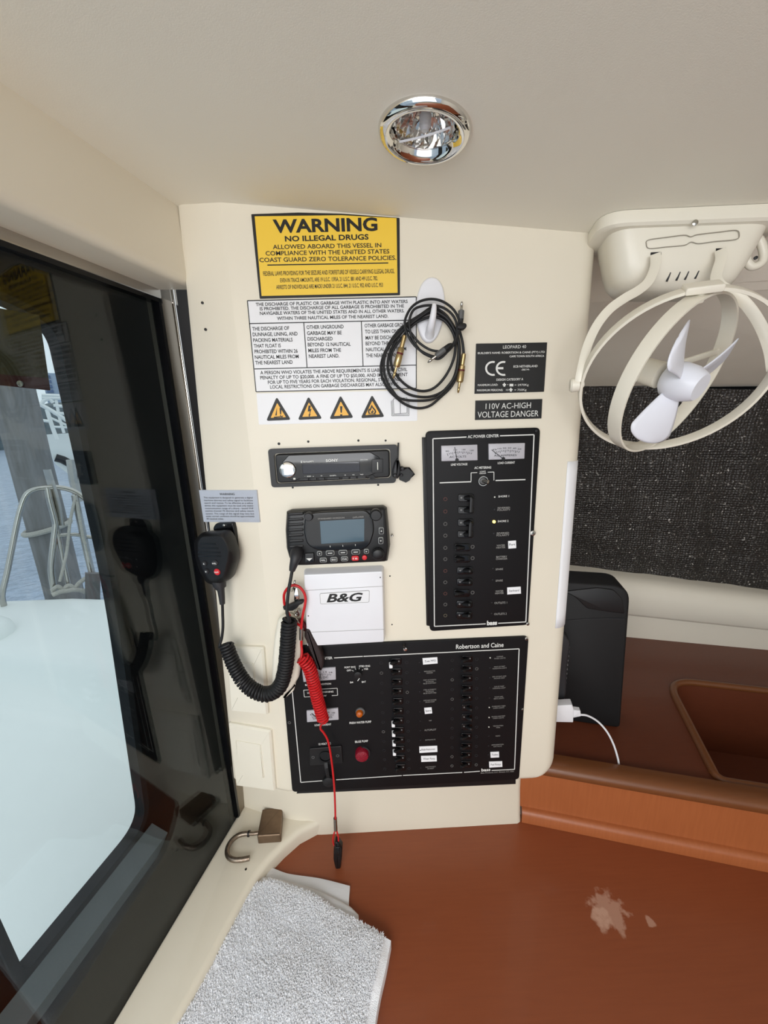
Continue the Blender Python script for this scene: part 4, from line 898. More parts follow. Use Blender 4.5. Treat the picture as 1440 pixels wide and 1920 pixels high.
for k in range(12):
    dcb(743+k*.75, yc1[k], -1, k in (0,6,7,8,9)); dcb(876.5-k*.2, yc2[k], 1 if k in (5,6,7) else -1, False)
    for x, y, s_ in ((714.6+k*.62, yc1[k]+2, (k in (1,7))),(762.5+k*.4, yc1[k]+1, (k == 3)),(848-k*.05, yc2[k]+2, (k in (2,4,10,11))),(894-k*.1, yc2[k], (k in (1,11)))):
        build(ringmesh(PAN, x, y, 3.0, CP+.0002, .0007 if s_ else .0004, 12), 'rivet', M['rivg' if s_ else 'dgrey'], t)
sticker(t, [Z7(428,252),Z7(557,243),Z7(560,297),Z7(433,308)], 'Zues MFD', 3.8); sticker(t, [Z7(443,685),Z7(507,680),Z7(513,732),Z7(449,738)], 'Spare', 3.6)
sticker(t, [Z7(400,1022),Z7(556,1015),Z7(558,1068),Z7(402,1077)], 'Radar/Instrument', 3.8); sticker(t, [Z7(415,1104),Z7(551,1100),Z7(553,1150),Z7(418,1155)], 'Water Pump', 3.8)
sticker(t, [Z7(1020,1070),Z7(1094,1066),Z7(1096,1115),Z7(1022,1119)], 'Toilets', 3.6); sticker(t, [Z7(1008,1154),Z7(1122,1150),Z7(1124,1198),Z7(1010,1205)], 'Fuel Pumps', 3.6)
screw(t, 987.5, 1198.5, 3.6); screw(t, 980, 1331, 2.6); build(ringmesh(PAN, 542.5, 1355, 2.8, CP+.0003, .0008, 12), 'rivet', M['mgrey'], t)
mb = MB(); P = PAN.pt(*PAN.px(760,1218,CP+.002), CP+.002); disc(PAN, 760, 1218, 4.4, CP-.001, CP+.004, 16, .0015, mb); a = PAN.pt(*PAN.px(759,1216,CP+.004), CP+.004); b = PAN.pt(*PAN.px(757,1209,CP+.012), CP+.012); mb.tube([a, a.lerp(b,.7), b], [.0018,.0022,.0026], 10); build(mb, 'thumb_screw', M['chrome'], t)

# ================================================================= car-style stereo
ZA = lambda x, y: (500+x/10.286, 830+y/10.286)
ZB = lambda x, y: (620+x/8.47, 820+y/8.47)
t = thing('stereo', 'black slim stereo with a mirrored round knob on its left', 'stereo', PAN.pt(*PAN.px(625,912), 0))
o4 = rpoly([PAN.px(*p,.007) for p in [(502,842),(745.5,833.5),(742,905.5),(509,914)]], .006); i4 = rpoly([PAN.px(*p,.007) for p in [(513,850.5),(732,841.5),(733,896.5),(518,907.5)]], .006)
mb = MB(); mb.ring(PAN, o4, i4, -.0005, .007); build(mb, 'surround', M['blk'], t, angle=60)
f4 = rpoly([PAN.px(*p,.010) for p in [(515,852),(730.5,843.5),(731.5,895),(520,906)]], .006)
mb = MB(); mb.prism(PAN, f4, .0005, .010, .0025); build(mb, 'fascia', M['blk'], t)
mb = MB(); mb.prism(PAN, rpoly([PAN.px(*p,.0115) for p in [(541,853.5),(694,847.5),(712,858),(712,884),(690,893),(560,898),(552,903),(530,890),(528,868)]], .002), .008, .0115, .001); build(mb, 'gloss_panel', M['gblk'], t)
mb = MB(); mb.prism(PAN, rpoly([PAN.px(*p,.0122) for p in [(566,869.5),(674.5,865.5),(675,884.5),(568,889)]], .001), .010, .0122, .0005); build(mb, 'display', M['disp'], t)
mb = MB(); a, b = PAN.px(539,881,.016); mb.lathe(PAN.pt(a,b,.008), PAN.N, [(.0135,0),(.0135,.006),(.0128,.0085),(.012,.009),(.0001,.0094)], 40); build(mb, 'volume_knob', M['chrome'], t)
mb = MB()
for p, q in [((630,740),(800,735)),((835,733),(960,730)),((998,728),(1115,725)),((1160,722),(1405,715))]:
    mb.prism(PAN, rpoly([PAN.px(*ZA(p[0],p[1]-48),.0135),PAN.px(*ZA(q[0],q[1]-48),.0135),PAN.px(*ZA(*q),.0135),PAN.px(*ZA(*p),.0135)],.001), .009, .0125, .0006)
for p, q in [((180,672),(290,668)),((310,666),(410,663)),((430,662),(560,655))]: mb.prism(PAN, rpoly([PAN.px(*ZB(p[0],p[1]-42),.0135),PAN.px(*ZB(q[0],q[1]-42),.0135),PAN.px(*ZB(*q),.0135),PAN.px(*ZB(*p),.0135)],.001), .009, .0125, .0006)
build(mb, 'preset_buttons', M['blk'], t)
mb = MB(); mb.prism(PAN, rpoly([PAN.px(*p,.0122) for p in [ZB(655,350),ZB(830,343),ZB(830,560),ZB(655,570)]],.001), .009, .0122, .0005); us = build(mb, 'port_door', M['blk'], t)
mb = MB(); mb.line(PAN, ZB(745,395), ZB(748,515), 1.4, .0128); build(mb, 'port_edge', M['leds'], us)
mb = MB(); mb.lathe(PAN.pt(*PAN.px(*ZB(655,640),.012), .009), PAN.N, [(.0045,0),(.0045,.003),(.002,.003),(.002,.0015),(.0001,.0015)], 18); build(mb, 'jack', M['rub'], t)
mb = MB(); a, b = PAN.px(*ZA(535,695),.012); mb.box(PAN, a-.0018, a+.0018, b-.0014, b+.0014, .009, .0126); build(mb, 'release_button', M['leds'], t)
mb = MB()
for (p0, p1) in [((1150,842),(1163,845)),]: pass
lettering(t, PAN, .0118, [('SONY',ZA(1142,370),ZA(1380,360),4.9,.02), ('SiriusXM',ZA(705,383),ZA(905,373),2.6,.02), ('(•)' if False else 'S',ZA(658,388),ZA(690,386),3.4,.03), ('DSX-GS80',ZB(475,367),ZB(590,362),2.2,.0),
  ('SEEK',ZA(775,660),ZA(862,656),2.0,.01), ('-',ZA(727,655),ZA(750,654),1.6,.02), ('+',ZA(887,662),ZA(910,661),2.2,.02), ('PTY',ZA(1043,652),ZA(1075,650),2.0,.01), ('DSPL',ZA(1220,648),ZA(1350,640),2.0,.01), ('3',ZB(218,607),ZB(240,606),2.0), ('MIC',ZB(345,603),ZB(380,602),2.0,.01), ('PAUSE',ZB(468,598),ZB(518,596),2.0,.01)], M['print'], split=True)
# the stereo's rubber weather flap, torn and hanging at its right end
mb = MB(); mb.strap([PAN.pt(*PAN.px(x,y,c_),c_) for x,y,c_ in [(747,830,.006),(746.5,845,.007),(746,862,.009)]], PAN.X, .0025, .004); build(mb, 'hinge_strip', M['rub'], t)
mb = MB(); mb.prism(PAN, rpoly([PAN.px(*p,.018) for p in [(746.5,858),(751,871),(752,888),(746,899),(736,895),(736,883),(740,868)]], .003), .006, .018, .004); hg = build(mb, 'port_cover', M['dgrey'], t)
mb = MB(); mb.loft([[PAN.pt(*PAN.px(x,y,c_),c_) for x,y,c_ in r_] for r_ in ([(751,883,.016),(754,876,.022),(754,876,.010),(748,897,.008),(749,900,.018)],[(764,877,.018),(768,876,.026),(768,878,.012),(760,903,.010),(761,905,.022)],[(776,887,.02),(778,889,.026),(778,890,.014),(768,899,.012),(768,901,.022)])]); build(mb, 'flap', M['rub'], hg)
mb = MB(); 
for x, y, r in ((741,892,3.4),(753,891,2.4),(755,879,3.4)): disc(PAN, x, y, r, .01, .0235, 12, .002, mb)
build(mb, 'hinge_boss', M['dgrey'], hg)

# ================================================================= VHF radio
ZC = lambda x, y: (480+x/4.5, 800+y/4.5)
t = thing('vhf_radio', 'black marine radio with grey screen and small buttons', 'radio', PAN.pt(*PAN.px(632,1058), 0))
H = .028
out = [ZC(262,712),ZC(300,698),ZC(700,680),ZC(1075,664),ZC(1105,682),ZC(1117,800),ZC(1132,990),ZC(1112,1120),ZC(1080,1128),ZC(760,1143),ZC(440,1158),ZC(330,1160),ZC(283,1085),ZC(262,1010),ZC(253,860)]
bk_ = [PAN.px(*p,H*.45) for p in out]; fr2 = inset(bk_, .004)
mb = MB(); mb.loft([[PAN.pt(a,b,-.0005) for a,b in inset(bk_,.006)],[PAN.pt(a,b,.004) for a,b in inset(bk_,.001)],[PAN.pt(a,b,H*.5) for a,b in bk_],[PAN.pt(a,b,H*.75) for a,b in inset(bk_,.0012)],[PAN.pt(a,b,H*.93) for a,b in fr2],[PAN.pt(a,b,H) for a,b in inset(bk_,.008)]]); build(mb, 'case', M['blk'], t, angle=30)
mb = MB(); q = rpoly([PAN.px(*ZC(*p),H+.002) for p in [(415,745),(520,722),(930,705),(985,760),(1000,880),(960,1000),(900,1045),(520,1050),(430,1000),(400,880)]], .010); mb.prism(PAN, q, H-.004, H+.002, .002); build(mb, 'display_glass', M['gblk'], t)
mb = MB(); mb.prism(PAN, rpoly([PAN.px(*ZC(*p),H+.0026) for p in [(538,797),(915,777),(913,968),(550,990)]], .001), H, H+.0026, .0004); build(mb, 'screen', M['lcd'], t)
mb = MB()
for y in (732,778,822,868,912,960,1008):
    w0 = 268 if y < 960 else 275; mb.prism(PAN, rpoly([PAN.px(*ZC(*p),H+.001) for p in [(w0,y-4),(400,y-12),(402,y+14),(w0+2,y+22)]], .0022), H-.006, H+.001, .0018)
build(mb, 'speaker_grille', M['blk'], t)
for (x, y, r, h_, nm) in [(440,766,8.4,.009,'squelch_knob'),(1012,752,11.5,.010,'channel_knob'),(1030,1084,11.8,.010,'volume_knob')]:
    mb = MB(); a, b = PAN.px(*ZC(x,y),H+h_); rr = r*.00088
    mb.lathe(PAN.pt(a,b,H-.003), PAN.N, [(rr,0),(rr,h_*.8),(rr*.92,h_+.001),(rr*.8,h_+.002),(.0001,h_+.0022)], 24); k_ = build(mb, nm, M['dgrey' if r<9 else 'blk'], t)
    if r > 9:
        mb = MB()
        for i in range(24): d = i*math.pi/12; mb.tube([PAN.pt(a+rr*math.cos(d),b+rr*math.sin(d),H), PAN.pt(a+rr*math.cos(d),b+rr*math.sin(d),H+h_*.7)], .0006, 5)
        build(mb, 'knurling', M['blk'], k_)
def btn(x, y, w_, h_, sym, face='dgrey', halo='mgrey', col='print'):
    a, b = PAN.px(x, y, H+.003); w2, h2 = w_*.00088/2, h_*.00088/2
    mb = MB(); mb.prism(PAN, rpoly(rect(a-w2,a+w2,b-h2,b+h2), min(w2,h2)*.7), H-.004, H+.003, .0008); b_ = build(mb, 'button', M[halo], t)
    mb = MB(); mb.prism(PAN, rpoly(rect(a-w2+.0011,a+w2-.0011,b-h2+.0011,b+h2-.0011), min(w2,h2)*.5), H+.002, H+.0036, .0004); build(mb, 'button_face', M[face], b_)
    mb = MB(); c_ = H+.0039; d = .0014
    if sym == '-': mb.box(PAN, a-w2*.5, a+w2*.5, b-.0006, b+.0006, c_-.0002, c_)
    elif sym == '<': mb.flat(PAN, [(a-d,b),(a+d*.7,b+d),(a+d*.7,b-d)], c_)
    elif sym == '>': mb.flat(PAN, [(a+d,b),(a-d*.7,b+d),(a-d*.7,b-d)], c_)
    elif sym == '^': mb.flat(PAN, [(a,b+d*1.2),(a+d,b-d*.8),(a-d,b-d*.8)], c_)
    elif sym == 'v': mb.flat(PAN, [(a,b-d*1.2),(a+d,b+d*.8),(a-d,b+d*.8)], c_)
    elif sym: mb.text(PAN, sym, (x-w_*.32, y+1.6), (x+w_*.32, y+1.5), 3.0, c_, .02)
    if mb.v: build(mb, 'symbol', M[col], b_, smooth=False)
M['btng'] = mat('button_outline', (150,152,150), .45, var=.04)
for x, y, w_, h_, s_ in [(599,1038,10,10,'<'),(619,1037,17,10.5,'-'),(643,1036,17,10.5,'-'),(667,1035,17,10.5,'-'),(687,1034,10,10,'>'),(606,1050.5,14,10,'H/L'),(626,1049.5,14,10,'SC'),(646,1048.2,14,10,'CLR'),(715,995.5,10,14,'^'),(714,1014,10,14,'v')]: btn(x, y, w_, h_, s_, 'blk', 'btng')
btn(666, 1047.2, 14, 10, '16', 'redb', 'redb')
mb = MB(); disc(PAN, 683.5, 1046, 4.8, H-.002, H+.0035, 16, .001, mb); build(mb, 'distress_button', M['redb'], t, label='round red button')
mb = MB(); mb.prism(PAN, rpoly([PAN.px(*p,H+.003) for p in [(571,1038),(588.5,1037),(589,1054.5),(571.5,1056)]], .002), H-.006, H+.003, .001); dc = build(mb, 'distress_cover', M['gblk'], t)
lettering(t, PAN, H+.0026, [('STANDARD HORIZON',ZC(523,784),ZC(746,773),2.8,.01), ('EXPLORER',ZC(818,772),ZC(910,765),2.8,.01), ('DISTRESS',(573.5,1043),(585.5,1042.5),2.0,.01)], M['dprint'], split=True)
mb = MB()
for x, y in ((625,1012),(732,1006),(838,1000)): mb.line(PAN, ZC(x,y-8), ZC(x+1,y+6), .8, H+.0028)
mb.flat(PAN, [PAN.px(*p,H+.0036) for p in [(574,1047),(585.5,1046.5),(580,1052)]], H+.0036); build(mb, 'marks', M['print'], t, smooth=False)
# ================================================================= white instrument cover
ZE = lambda x, y: (340+x/3.6, 900+y/3.6)
t = thing('instrument_cover', 'white square sun cover with bold black initials below the radio', 'instrument cover', PAN.pt(*PAN.px(650,1206), 0))
HC = .022
q = [PAN.px(*p,HC) for p in [(570,1078),(717,1071.5),(720,1204),(576,1212)]]
mb = MB(); r0 = rpoly(q, .003); mb.loft([[PAN.pt(a,b,-.0005) for a,b in inset(r0,-.0035)],[PAN.pt(a,b,.004) for a,b in inset(r0,-.003)],[PAN.pt(a,b,HC-.003) for a,b in inset(r0,-.0005)],[PAN.pt(a,b,HC-.0008) for a,b in inset(r0,.0004)],[PAN.pt(a,b,HC) for a,b in inset(r0,.002)]]); build(mb, 'cover_shell', M['white'], t, angle=30)
mb = MB(); mb.prism(PAN, [PAN.px(*p,.016) for p in [(570.5,1077),(717.5,1070.5),(717.5,1073.5),(570.5,1080)]], .004, .016); build(mb, 'top_lip', M['mgrey'], t)
mb = MB(); mb.line(PAN, ZE(838,746), ZE(1362,717), .8, HC+.0002); build(mb, 'groove', M['dprint'], t); mb = MB(); mb.line(PAN, ZE(860,1028), ZE(1368,1008), .8, HC+.0002); build(mb, 'groove', M['dprint'], t)
mb = MB(); o_q = rpoly([PAN.px(*ZE(*p),HC+.0008) for p in [(934,766),(1270,745),(1268,826),(938,838)]], .003); mb.prism(PAN, o_q, HC-.0004, HC+.0008, .0004); bd = build(mb, 'badge', M['swhite'], t)
mb = MB(); mb.ring(PAN, o_q, inset(o_q,.0006), HC, HC+.0010); build(mb, 'badge_outline', M['dprint'], bd)
lettering(bd, PAN, HC+.0008, [('B&G', ZE(980,825), ZE(1228,815), 15.5, .028)], M['ink'], shear=.28)
for x, y in ((1343,658),(857,918)): mb = MB(); disc(PAN, *ZE(x,y), 1.3, HC-.001, HC+.0005, 8, mb=mb); build(mb, 'fixing_hole', M['dgrey'], t)

# ================================================================= adhesive hook with two audio leads
t = thing('wall_hook', 'white oval adhesive hook holding the coiled black audio leads', 'hook', PAN.pt(*PAN.px(807,642), 0))
a0, b0 = PAN.px(810,519,.004); a1, b1 = PAN.px(804,643,.004); cx, cy = (a0+a1)/2, (b0+b1)/2; ry = (b0-b1)/2; rx = .0225
el = [(cx+(b-cy)*.05+(rx*(abs(math.cos(k))**.9)*(1 if math.cos(k)>=0 else -1))*(1+.10*math.sin(k)), b) for k in [2*math.pi*i/40 for i in range(40)] for b in [cy+ry*math.sin(k)]]
mb = MB(); mb.prism(PAN, el, -.0005, .0055, .004, 4); build(mb, 'base_plate', M['white'], t)
mb = MB(); mb.tube(spline([PAN.pt(*PAN.px(x,y,c_),c_) for x,y,c_ in [(805,628,.003),(806,622,.010),(808,612,.021),(811,598,.028),(813,585,.030),(814,575,.030),(814,571,.029)]], 5), [.0085-.0055*min(1,(i/30))**.7 for i in range(31)], 14); build(mb, 'prong', M['white'], t)
ZH = lambda x, y: (700+x/7.2, 540+y/7.2)
def hp_(pts, c): return [PAN.pt(*PAN.px(*ZH(x,y),c+dz), c+dz) for x, y, *d in pts for dz in [d[0] if d else 0]]
def lead(t, loops, c, r):
    P = []
    for i, L_ in enumerate(loops): P.append((L_, c[i]))
    for L_, c_ in P: mb = MB(); mb.tube(spline(hp_(L_, c_), 7, True), r, 9, True); build(mb, 'cord', M['rub'], t)
def plug(t, A, B, c, parts):
    a, b = [PAN.pt(*PAN.px(*ZH(*p), c), c) for p in (A, B)]; d = b-a; L_ = d.length
    for nm, mt, prof in parts: mb = MB(); mb.lathe(a, d, [(r, h*L_) for r, h in prof], 14); build(mb, nm, M[mt], t)
t = thing('audio_lead', 'long coiled black audio lead with gold plugs hanging from the white hook', 'cable', PAN.pt(*PAN.px(780,766,.012), .012), 'audio leads on the hook')
lead(t, [
 [(790,262),(640,360),(470,470),(330,590),(200,780),(112,1000),(112,1180),(190,1350),(300,1470),(430,1570),(600,1622),(760,1590),(900,1480),(1060,1320),(1135,1130),(1165,860),(1130,620),(1010,400),(880,290)],
 [(770,330),(580,430),(400,580),(280,760),(205,950),(205,1130),(300,1300),(450,1420),(620,1468),(800,1458),(970,1370),(1090,1200),(1145,950),(1140,720),(1050,500),(880,350)],
 [(760,390),(560,480),(380,680),(255,870),(245,1040),(330,1200),(470,1330),(640,1390),(800,1360),(940,1235),(1050,1050),(1105,850),(1090,640),(980,460),(850,390)],
 [(775,300),(560,440),(350,620),(180,840),(140,1060),(180,1250),(270,1400),(360,1490),(560,1520),(800,1500),(950,1390),(1110,1170),(1150,900),(1140,680),(1020,440),(850,320)]], [.009,.012,.0155,.018], .0021)
G = [('plug_strain_relief','gold',[(.0024,0),(.0036,.02),(.0034,.28),(.0050,.31),(.0052,.40)]),('plug_collar','redbr',[(.0053,.40),(.0053,.44)]),('plug_barrel','gold',[(.0050,.44),(.0055,.47),(.0055,.70),(.0042,.725)]),('plug_tip','gold',[(.0022,.72),(.0022,.85),(.0018,.86),(.0022,.87),(.0022,.92),(.0016,.94),(.0020,.96),(.0004,1.0)])]
plug(t, (425,636), (268,1225), .022, G); plug(t, (1222,885), (1143,1420), .016, G)
mb = MB(); mb.tube(spline(hp_([(1120,480),(1170,600),(1205,740),(1222,890)], .013), 6), .0021, 8); build(mb, 'cord', M['rub'], t)
t = thing('audio_lead', 'short coiled black audio lead with black plugs and cable tie on the white hook', 'cable', PAN.pt(*PAN.px(812,672,.02), .02), 'audio leads on the hook')
lead(t, [
 [(428,430),(500,280),(620,185),(780,150),(940,185),(1080,290),(1155,430),(1160,540),(1120,690),(1020,830),(900,855),(760,830),(620,740),(520,620),(440,520)],
 [(490,420),(540,300),(640,250),(800,235),(960,275),(1080,380),(1130,520),(1120,660),(1040,810),(900,950),(780,930),(640,850),(530,690),(490,540)]], [.024,.0275], .0019)
mb = MB(); mb.tube(spline(hp_([(1150,470),(1140,640),(1100,760),(1030,790)], .026), 6), .0019, 8); mb.tube(spline(hp_([(430,470),(440,580),(560,780),(740,900),(900,920),(1060,800),(1140,620),(1180,480)], .0285), 6), .0019, 8); build(mb, 'cord', M['rub'], t)
Kp = [('plug_strain_relief','rub',[(.002,0),(.0040,.10),(.0044,.30)]),('plug_barrel','mgrey',[(.0046,.30),(.0046,.62),(.0036,.65)]),('plug_tip','steel',[(.0021,.64),(.0021,.80),(.0016,.82),(.0021,.84),(.0021,.92),(.0014,.94),(.0018,.96),(.0004,1.0)])]
plug(t, (1060,755), (732,1008), .031, Kp); plug(t, (1172,520), (1196,178), .020, Kp)
mb = MB(); mb.prism(PAN, rpoly([PAN.px(*ZH(*p),.033) for p in [(1130,505),(1160,480),(1230,466),(1262,480),(1266,515),(1240,552),(1190,560),(1135,548)]],.002), .022, .033, .002); build(mb, 'cable_tie', M['rub'], t)

# ================================================================= light switches on the left strip
def switch(label, pl_, rk, group):
    a = [STR.px(*p, .008) for p in pl_]; t = thing('light_switch', label, 'switch', STR.pt((a[2][0]+a[3][0])/2, min(p[1] for p in a), 0), group)
    mb = MB(); q = rpoly(a, .003); mb.loft([[STR.pt(x,y,-.0015) for x,y in inset(q,-.001)],[STR.pt(x,y,.0045) for x,y in inset(q,-.0005)],[STR.pt(x,y,.008) for x,y in inset(q,.0025)]]); build(mb, 'switch_plate', M['ivory'], t, angle=25)
    b = [STR.px(*p, .0105) for p in rk]
    mb = MB(); q = rpoly(b, .001); mb.ring(STR, inset(q,-.0022), inset(q,-.0006), .0075, .0092); build(mb, 'rocker_frame', M['ivory'], t)
    mb = MB(); mb.loft([[STR.pt(x,y,.006) for x,y in q],[STR.pt(x,y,.0088+.0022*(y-q[0][1])/(b[2][1]-b[0][1]+1e-9)) for x,y in q]]); build(mb, 'rocker', M['ivory'], t, angle=20)
switch('upper of the two ivory light switches, partly behind the coiled black cord', [(424,1213),(492,1216),(501,1341),(432,1334)], [(429,1243),(472,1246),(479,1312),(435,1306)], 'light switches on the left strip')
switch('lower of the two ivory light switches, above the open padlock', [(427,1358),(506,1372),(515,1484),(442,1474)], [(442,1391),(486,1399),(493,1459),(448,1452)], 'light switches on the left strip')

# ================================================================= hand microphone, clip and coiled cord
t = thing('hand_microphone', 'black hand microphone with four small buttons and a coiled cord', 'microphone', STR.pt(*STR.px(405,1096,.02), .02))
HM = .042
fr3 = [(376,1006),(414,1004),(424,1018),(429,1034),(427,1052),(419,1083),(405,1089),(391,1087),(379,1066),(372,1042),(370,1020)]
md3 = [(379,998),(425,995),(435,1010),(443.5,1037),(443.5,1052),(433,1086),(405,1098),(389,1092),(376,1071),(367.5,1043),(365,1014)]
mid = [STR.px(*p,.026) for p in md3]; cxm, cym = sum(p[0] for p in mid)/len(mid), sum(p[1] for p in mid)/len(mid)
fro = [STR.px(*p,HM) for p in fr3]
def mixp(A, B, f): return [(a[0]*(1-f)+b[0]*f, a[1]*(1-f)+b[1]*f) for a, b in zip(A, B)]
R_ = [([(cxm+(a-cxm)*.86, cym+(b-cym)*.9) for a,b in mid], .010), ([(cxm+(a-cxm)*.97, cym+(b-cym)*.98) for a,b in mid], .014), (mid, .022), (mid, .027), (mixp(mid,fro,.25), .034), (mixp(mid,fro,.88), .0405), (inset(fro,.0012), HM)]
mb = MB(); mb.loft([[STR.pt(a,b,c_) for a,b in rpoly(p, .006, 3)] for p, c_ in R_]); build(mb, 'microphone_body', M['blk'], t, angle=28)
mb = MB(); 
for i, (x0, x1, y) in enumerate([(375,406,1018),(372,410,1026),(371.5,413.5,1034),(371.5,415,1041)]): mb.prism(STR, rpoly([STR.px(x,yy,HM+.0002) for x,yy in [(x0,y),(x1,y+.5),(x1,y+3.6),(x0,y+3.2)]], .001), HM-.003, HM+.0006, .0005)
build(mb, 'grille', M['gblk'], t)
for x, y, r, mt, s_ in [(382.5,1057,5,'mgrey','^'),(402,1056.5,6.2,'mgrey','H/L'),(386.5,1072,5,'mgrey','v'),(406,1073,6.4,'redb','16/9')]:
    mb = MB(); a, b = STR.px(x, y, HM+.002); rr = r*.00092; mb.lathe(STR.pt(a,b,HM-.002), STR.N, [(rr,0),(rr,.003),(rr*.8,.0042),(.0001,.0045)], 18); b_ = build(mb, 'button', M[mt if mt=='redb' else 'dgrey'], t, label='red button' if mt=='redb' else None)
    mb = MB(); c_ = HM+.0028; d = .0016
    if s_ == '^': mb.flat(STR, [(a,b+d),(a+d,b-d*.7),(a-d,b-d*.7)], c_)
    elif s_ == 'v': mb.flat(STR, [(a,b-d),(a+d,b+d*.7),(a-d,b+d*.7)], c_)
    else: mb.text(STR, s_, (x-r*.62,y+1.6), (x+r*.62,y+1.6), 3.0, c_, .02)
    build(mb, 'symbol', M['print'], b_, smooth=False, recalc=False)
mb = MB(); cpts = [STR.pt(*STR.px(x,y,c_),c_) for x,y,c_ in [(408,1084,.026),(412,1096,.026),(415,1103,.026)]]; mb.tube(cpts, [.012,.0115,.009], 16); mb.tube([STR.pt(*STR.px(x,y,.026),.026) for x,y in [(413,1098),(414.5,1108),(416,1120),(417,1132)]], [.0075,.0062,.0055,.0048], 12); sr = build(mb, 'strain_relief', M['dgrey'], t)
mb = MB(); mb.tube(spline([STR.pt(*STR.px(x,y,c_),c_) for x,y,c_ in [(417,1128,.026),(417.5,1150,.026),(418,1175,.028),(416,1195,.030),(412.5,1208,.034),(411.5,1216,.038)]], 6), .0026, 10); build(mb, 'straight_cord', M['rub'], t)
# helix of the coiled cord
cl = [STR.pt(*STR.px(x,y,c_),c_) for x,y,c_ in [(424,1207,.038),(431,1228,.040),(443,1255,.042),(459,1280,.044)]]+[PAN.pt(*PAN.px(x,y,c_),c_) for x,y,c_ in [(481,1297,.040),(504,1301,.042),(525,1286,.042),(535,1253,.042),(539,1214,.042),(541.5,1178,.041),(543,1163,.040)]]
path = resample(spline(cl, 12), .0006); Fm = pframes(path); N_ = len(path)
wtab = []; turn = 0; HX = []
for i in range(N_):
    f = i/N_; pitch = .0058; turn += .0006/pitch
    rad = .0105+.0012*min(1,f*3)
    if i % 1 == 0:
        tn, n1, n2 = Fm[i]; HX.append(path[i]+n1*(rad*math.cos(2*math.pi*turn))+n2*(rad*math.sin(2*math.pi*turn)))
mb = MB(); mb.tube(HX, .0029, 8); build(mb, 'coiled_cord', M['rub'], t)
HV = .030
cend = [PAN.pt(*PAN.px(x,y,c_),c_) for x,y,c_ in [(543,1166,.053),(538.5,1150,.056),(538.5,1132,.054),(541,1108,.050),(545,1086,.046),(548.5,1066,.042),(551,1054,.040)]]
mb = MB(); mb.tube(spline([HX[-1]]+cend[0:], 6), .0028, 10); build(mb, 'straight_cord', M['rub'], t)
mb = MB(); mb.tube([PAN.pt(*PAN.px(x,y,c_),c_) for x,y,c_ in [(557,1034,.028),(556,1038,.036),(554.5,1046,.042),(552,1054,.044),(549,1064,.044),(547.5,1070,.044)]], [.0105,.0105,.0095,.0075,.0062,.005], 16); build(mb, 'cord_connector', M['dgrey'], t)
t = thing('microphone_clip', 'black hanger bracket screwed to the strip behind the hand microphone', 'bracket', STR.pt(*STR.px(420,1040), 0))
mb = MB(); mb.prism(STR, rpoly([STR.px(*p,.008) for p in [(399,990),(404,981),(436,980),(439,992),(444,1040),(436,1062),(412,1062)]], [.003,.006,.003,.002,.004,.004,.004]), -.002, .008, .002); build(mb, 'bracket_plate', M['gblk'], t)
mb = MB(); disc(STR, 419, 986, 3.0, .006, .0105, 12, .001, mb); build(mb, 'screw', M['steel'], t)
mb = MB(); a, b = STR.px(418,1035,.012); mb.lathe(STR.pt(a,b,.006), STR.N, [(.006,0),(.006,.006)], 14); build(mb, 'stud', M['blk'], t)

# ================================================================= keys, float and coiled red lanyard
t = thing('key_float', 'smooth cream float hanging behind the coiled black cord', 'float', PAN.pt(*PAN.px(535,1302,.005), .005))
q = rpoly([PAN.px(*p,.014) for p in [(522,1158),(516,1190),(512,1230),(511,1275),(518,1297),(533,1301),(550,1285),(562,1266),(567,1233),(569,1195),(564,1168),(548,1150),(533,1150)]], .006, 3)
mb = MB(); rr_ = [[PAN.pt(a,b,.0055) for a,b in inset(q,.006)]]
for k in range(7): s_ = k/6*math.pi; rr_.append([PAN.pt(a,b,.0165-.011*math.cos(s_)) for a,b in inset(q,.008*(1-math.sin(s_)))])
mb.loft(rr_); build(mb, 'float_body', M['ivory'], t, angle=70)
mb = MB(); q = rpoly([PAN.px(*p,.008) for p in [(552,1278),(556,1276),(552,1292),(538,1304),(531,1307),(533,1297)]], .003, 3); mb.prism(PAN, q, .0055, .015, .004); build(mb, 'tail', M['ivory'], t, angle=70)
ZG = lambda x, y: (515+x/9.6, 1070+y/9.6)
def gp(x, y, c_): return PAN.pt(*PAN.px(*ZG(x,y), c_), c_)
t = thing('cup_hook', 'small bright screw hook below the radio carrying the keys', 'hook', PAN.pt(*PAN.px(551,1096), 0))
mb = MB(); mb.tube(spline([gp(300,365,-.001), gp(302,363,.008), gp(330,330,.020), gp(352,260,.026), gp(358,200,.026), gp(365,180,.024)], 5), .0018, 10); build(mb, 'hook_wire', M['steel'], t)
mb = MB(); disc(PAN, *ZG(304,360), 2.8, -.0005, .0025, 14, .0008, mb); build(mb, 'collar', M['steel'], t)
t = thing('key_bunch', 'bright snap hook and keys with a dark leather fob beside the coiled cord', 'keys', PAN.pt(*PAN.px(600,1260,.01), .01))
mb = MB(); mb.loft([[gp(x,y,c_) for x,y,c_ in r_] for r_ in ([(345,310,.018),(400,320,.018),(400,320,.026),(345,310,.026)],[(352,420,.018),(420,400,.018),(420,400,.028),(352,420,.028)],[(350,520,.018),(430,500,.018),(430,500,.027),(350,520,.027)],[(360,560,.019),(432,552,.019),(432,552,.025),(360,560,.025)])]); build(mb, 'snap_hook', M['chrome'], t, angle=50)
mb = MB(); mb.tube(spline([gp(432,330,.024),gp(440,420,.026),(gp(432,520,.026))], 5), .0012, 8); build(mb, 'spring_gate', M['chrome'], t)
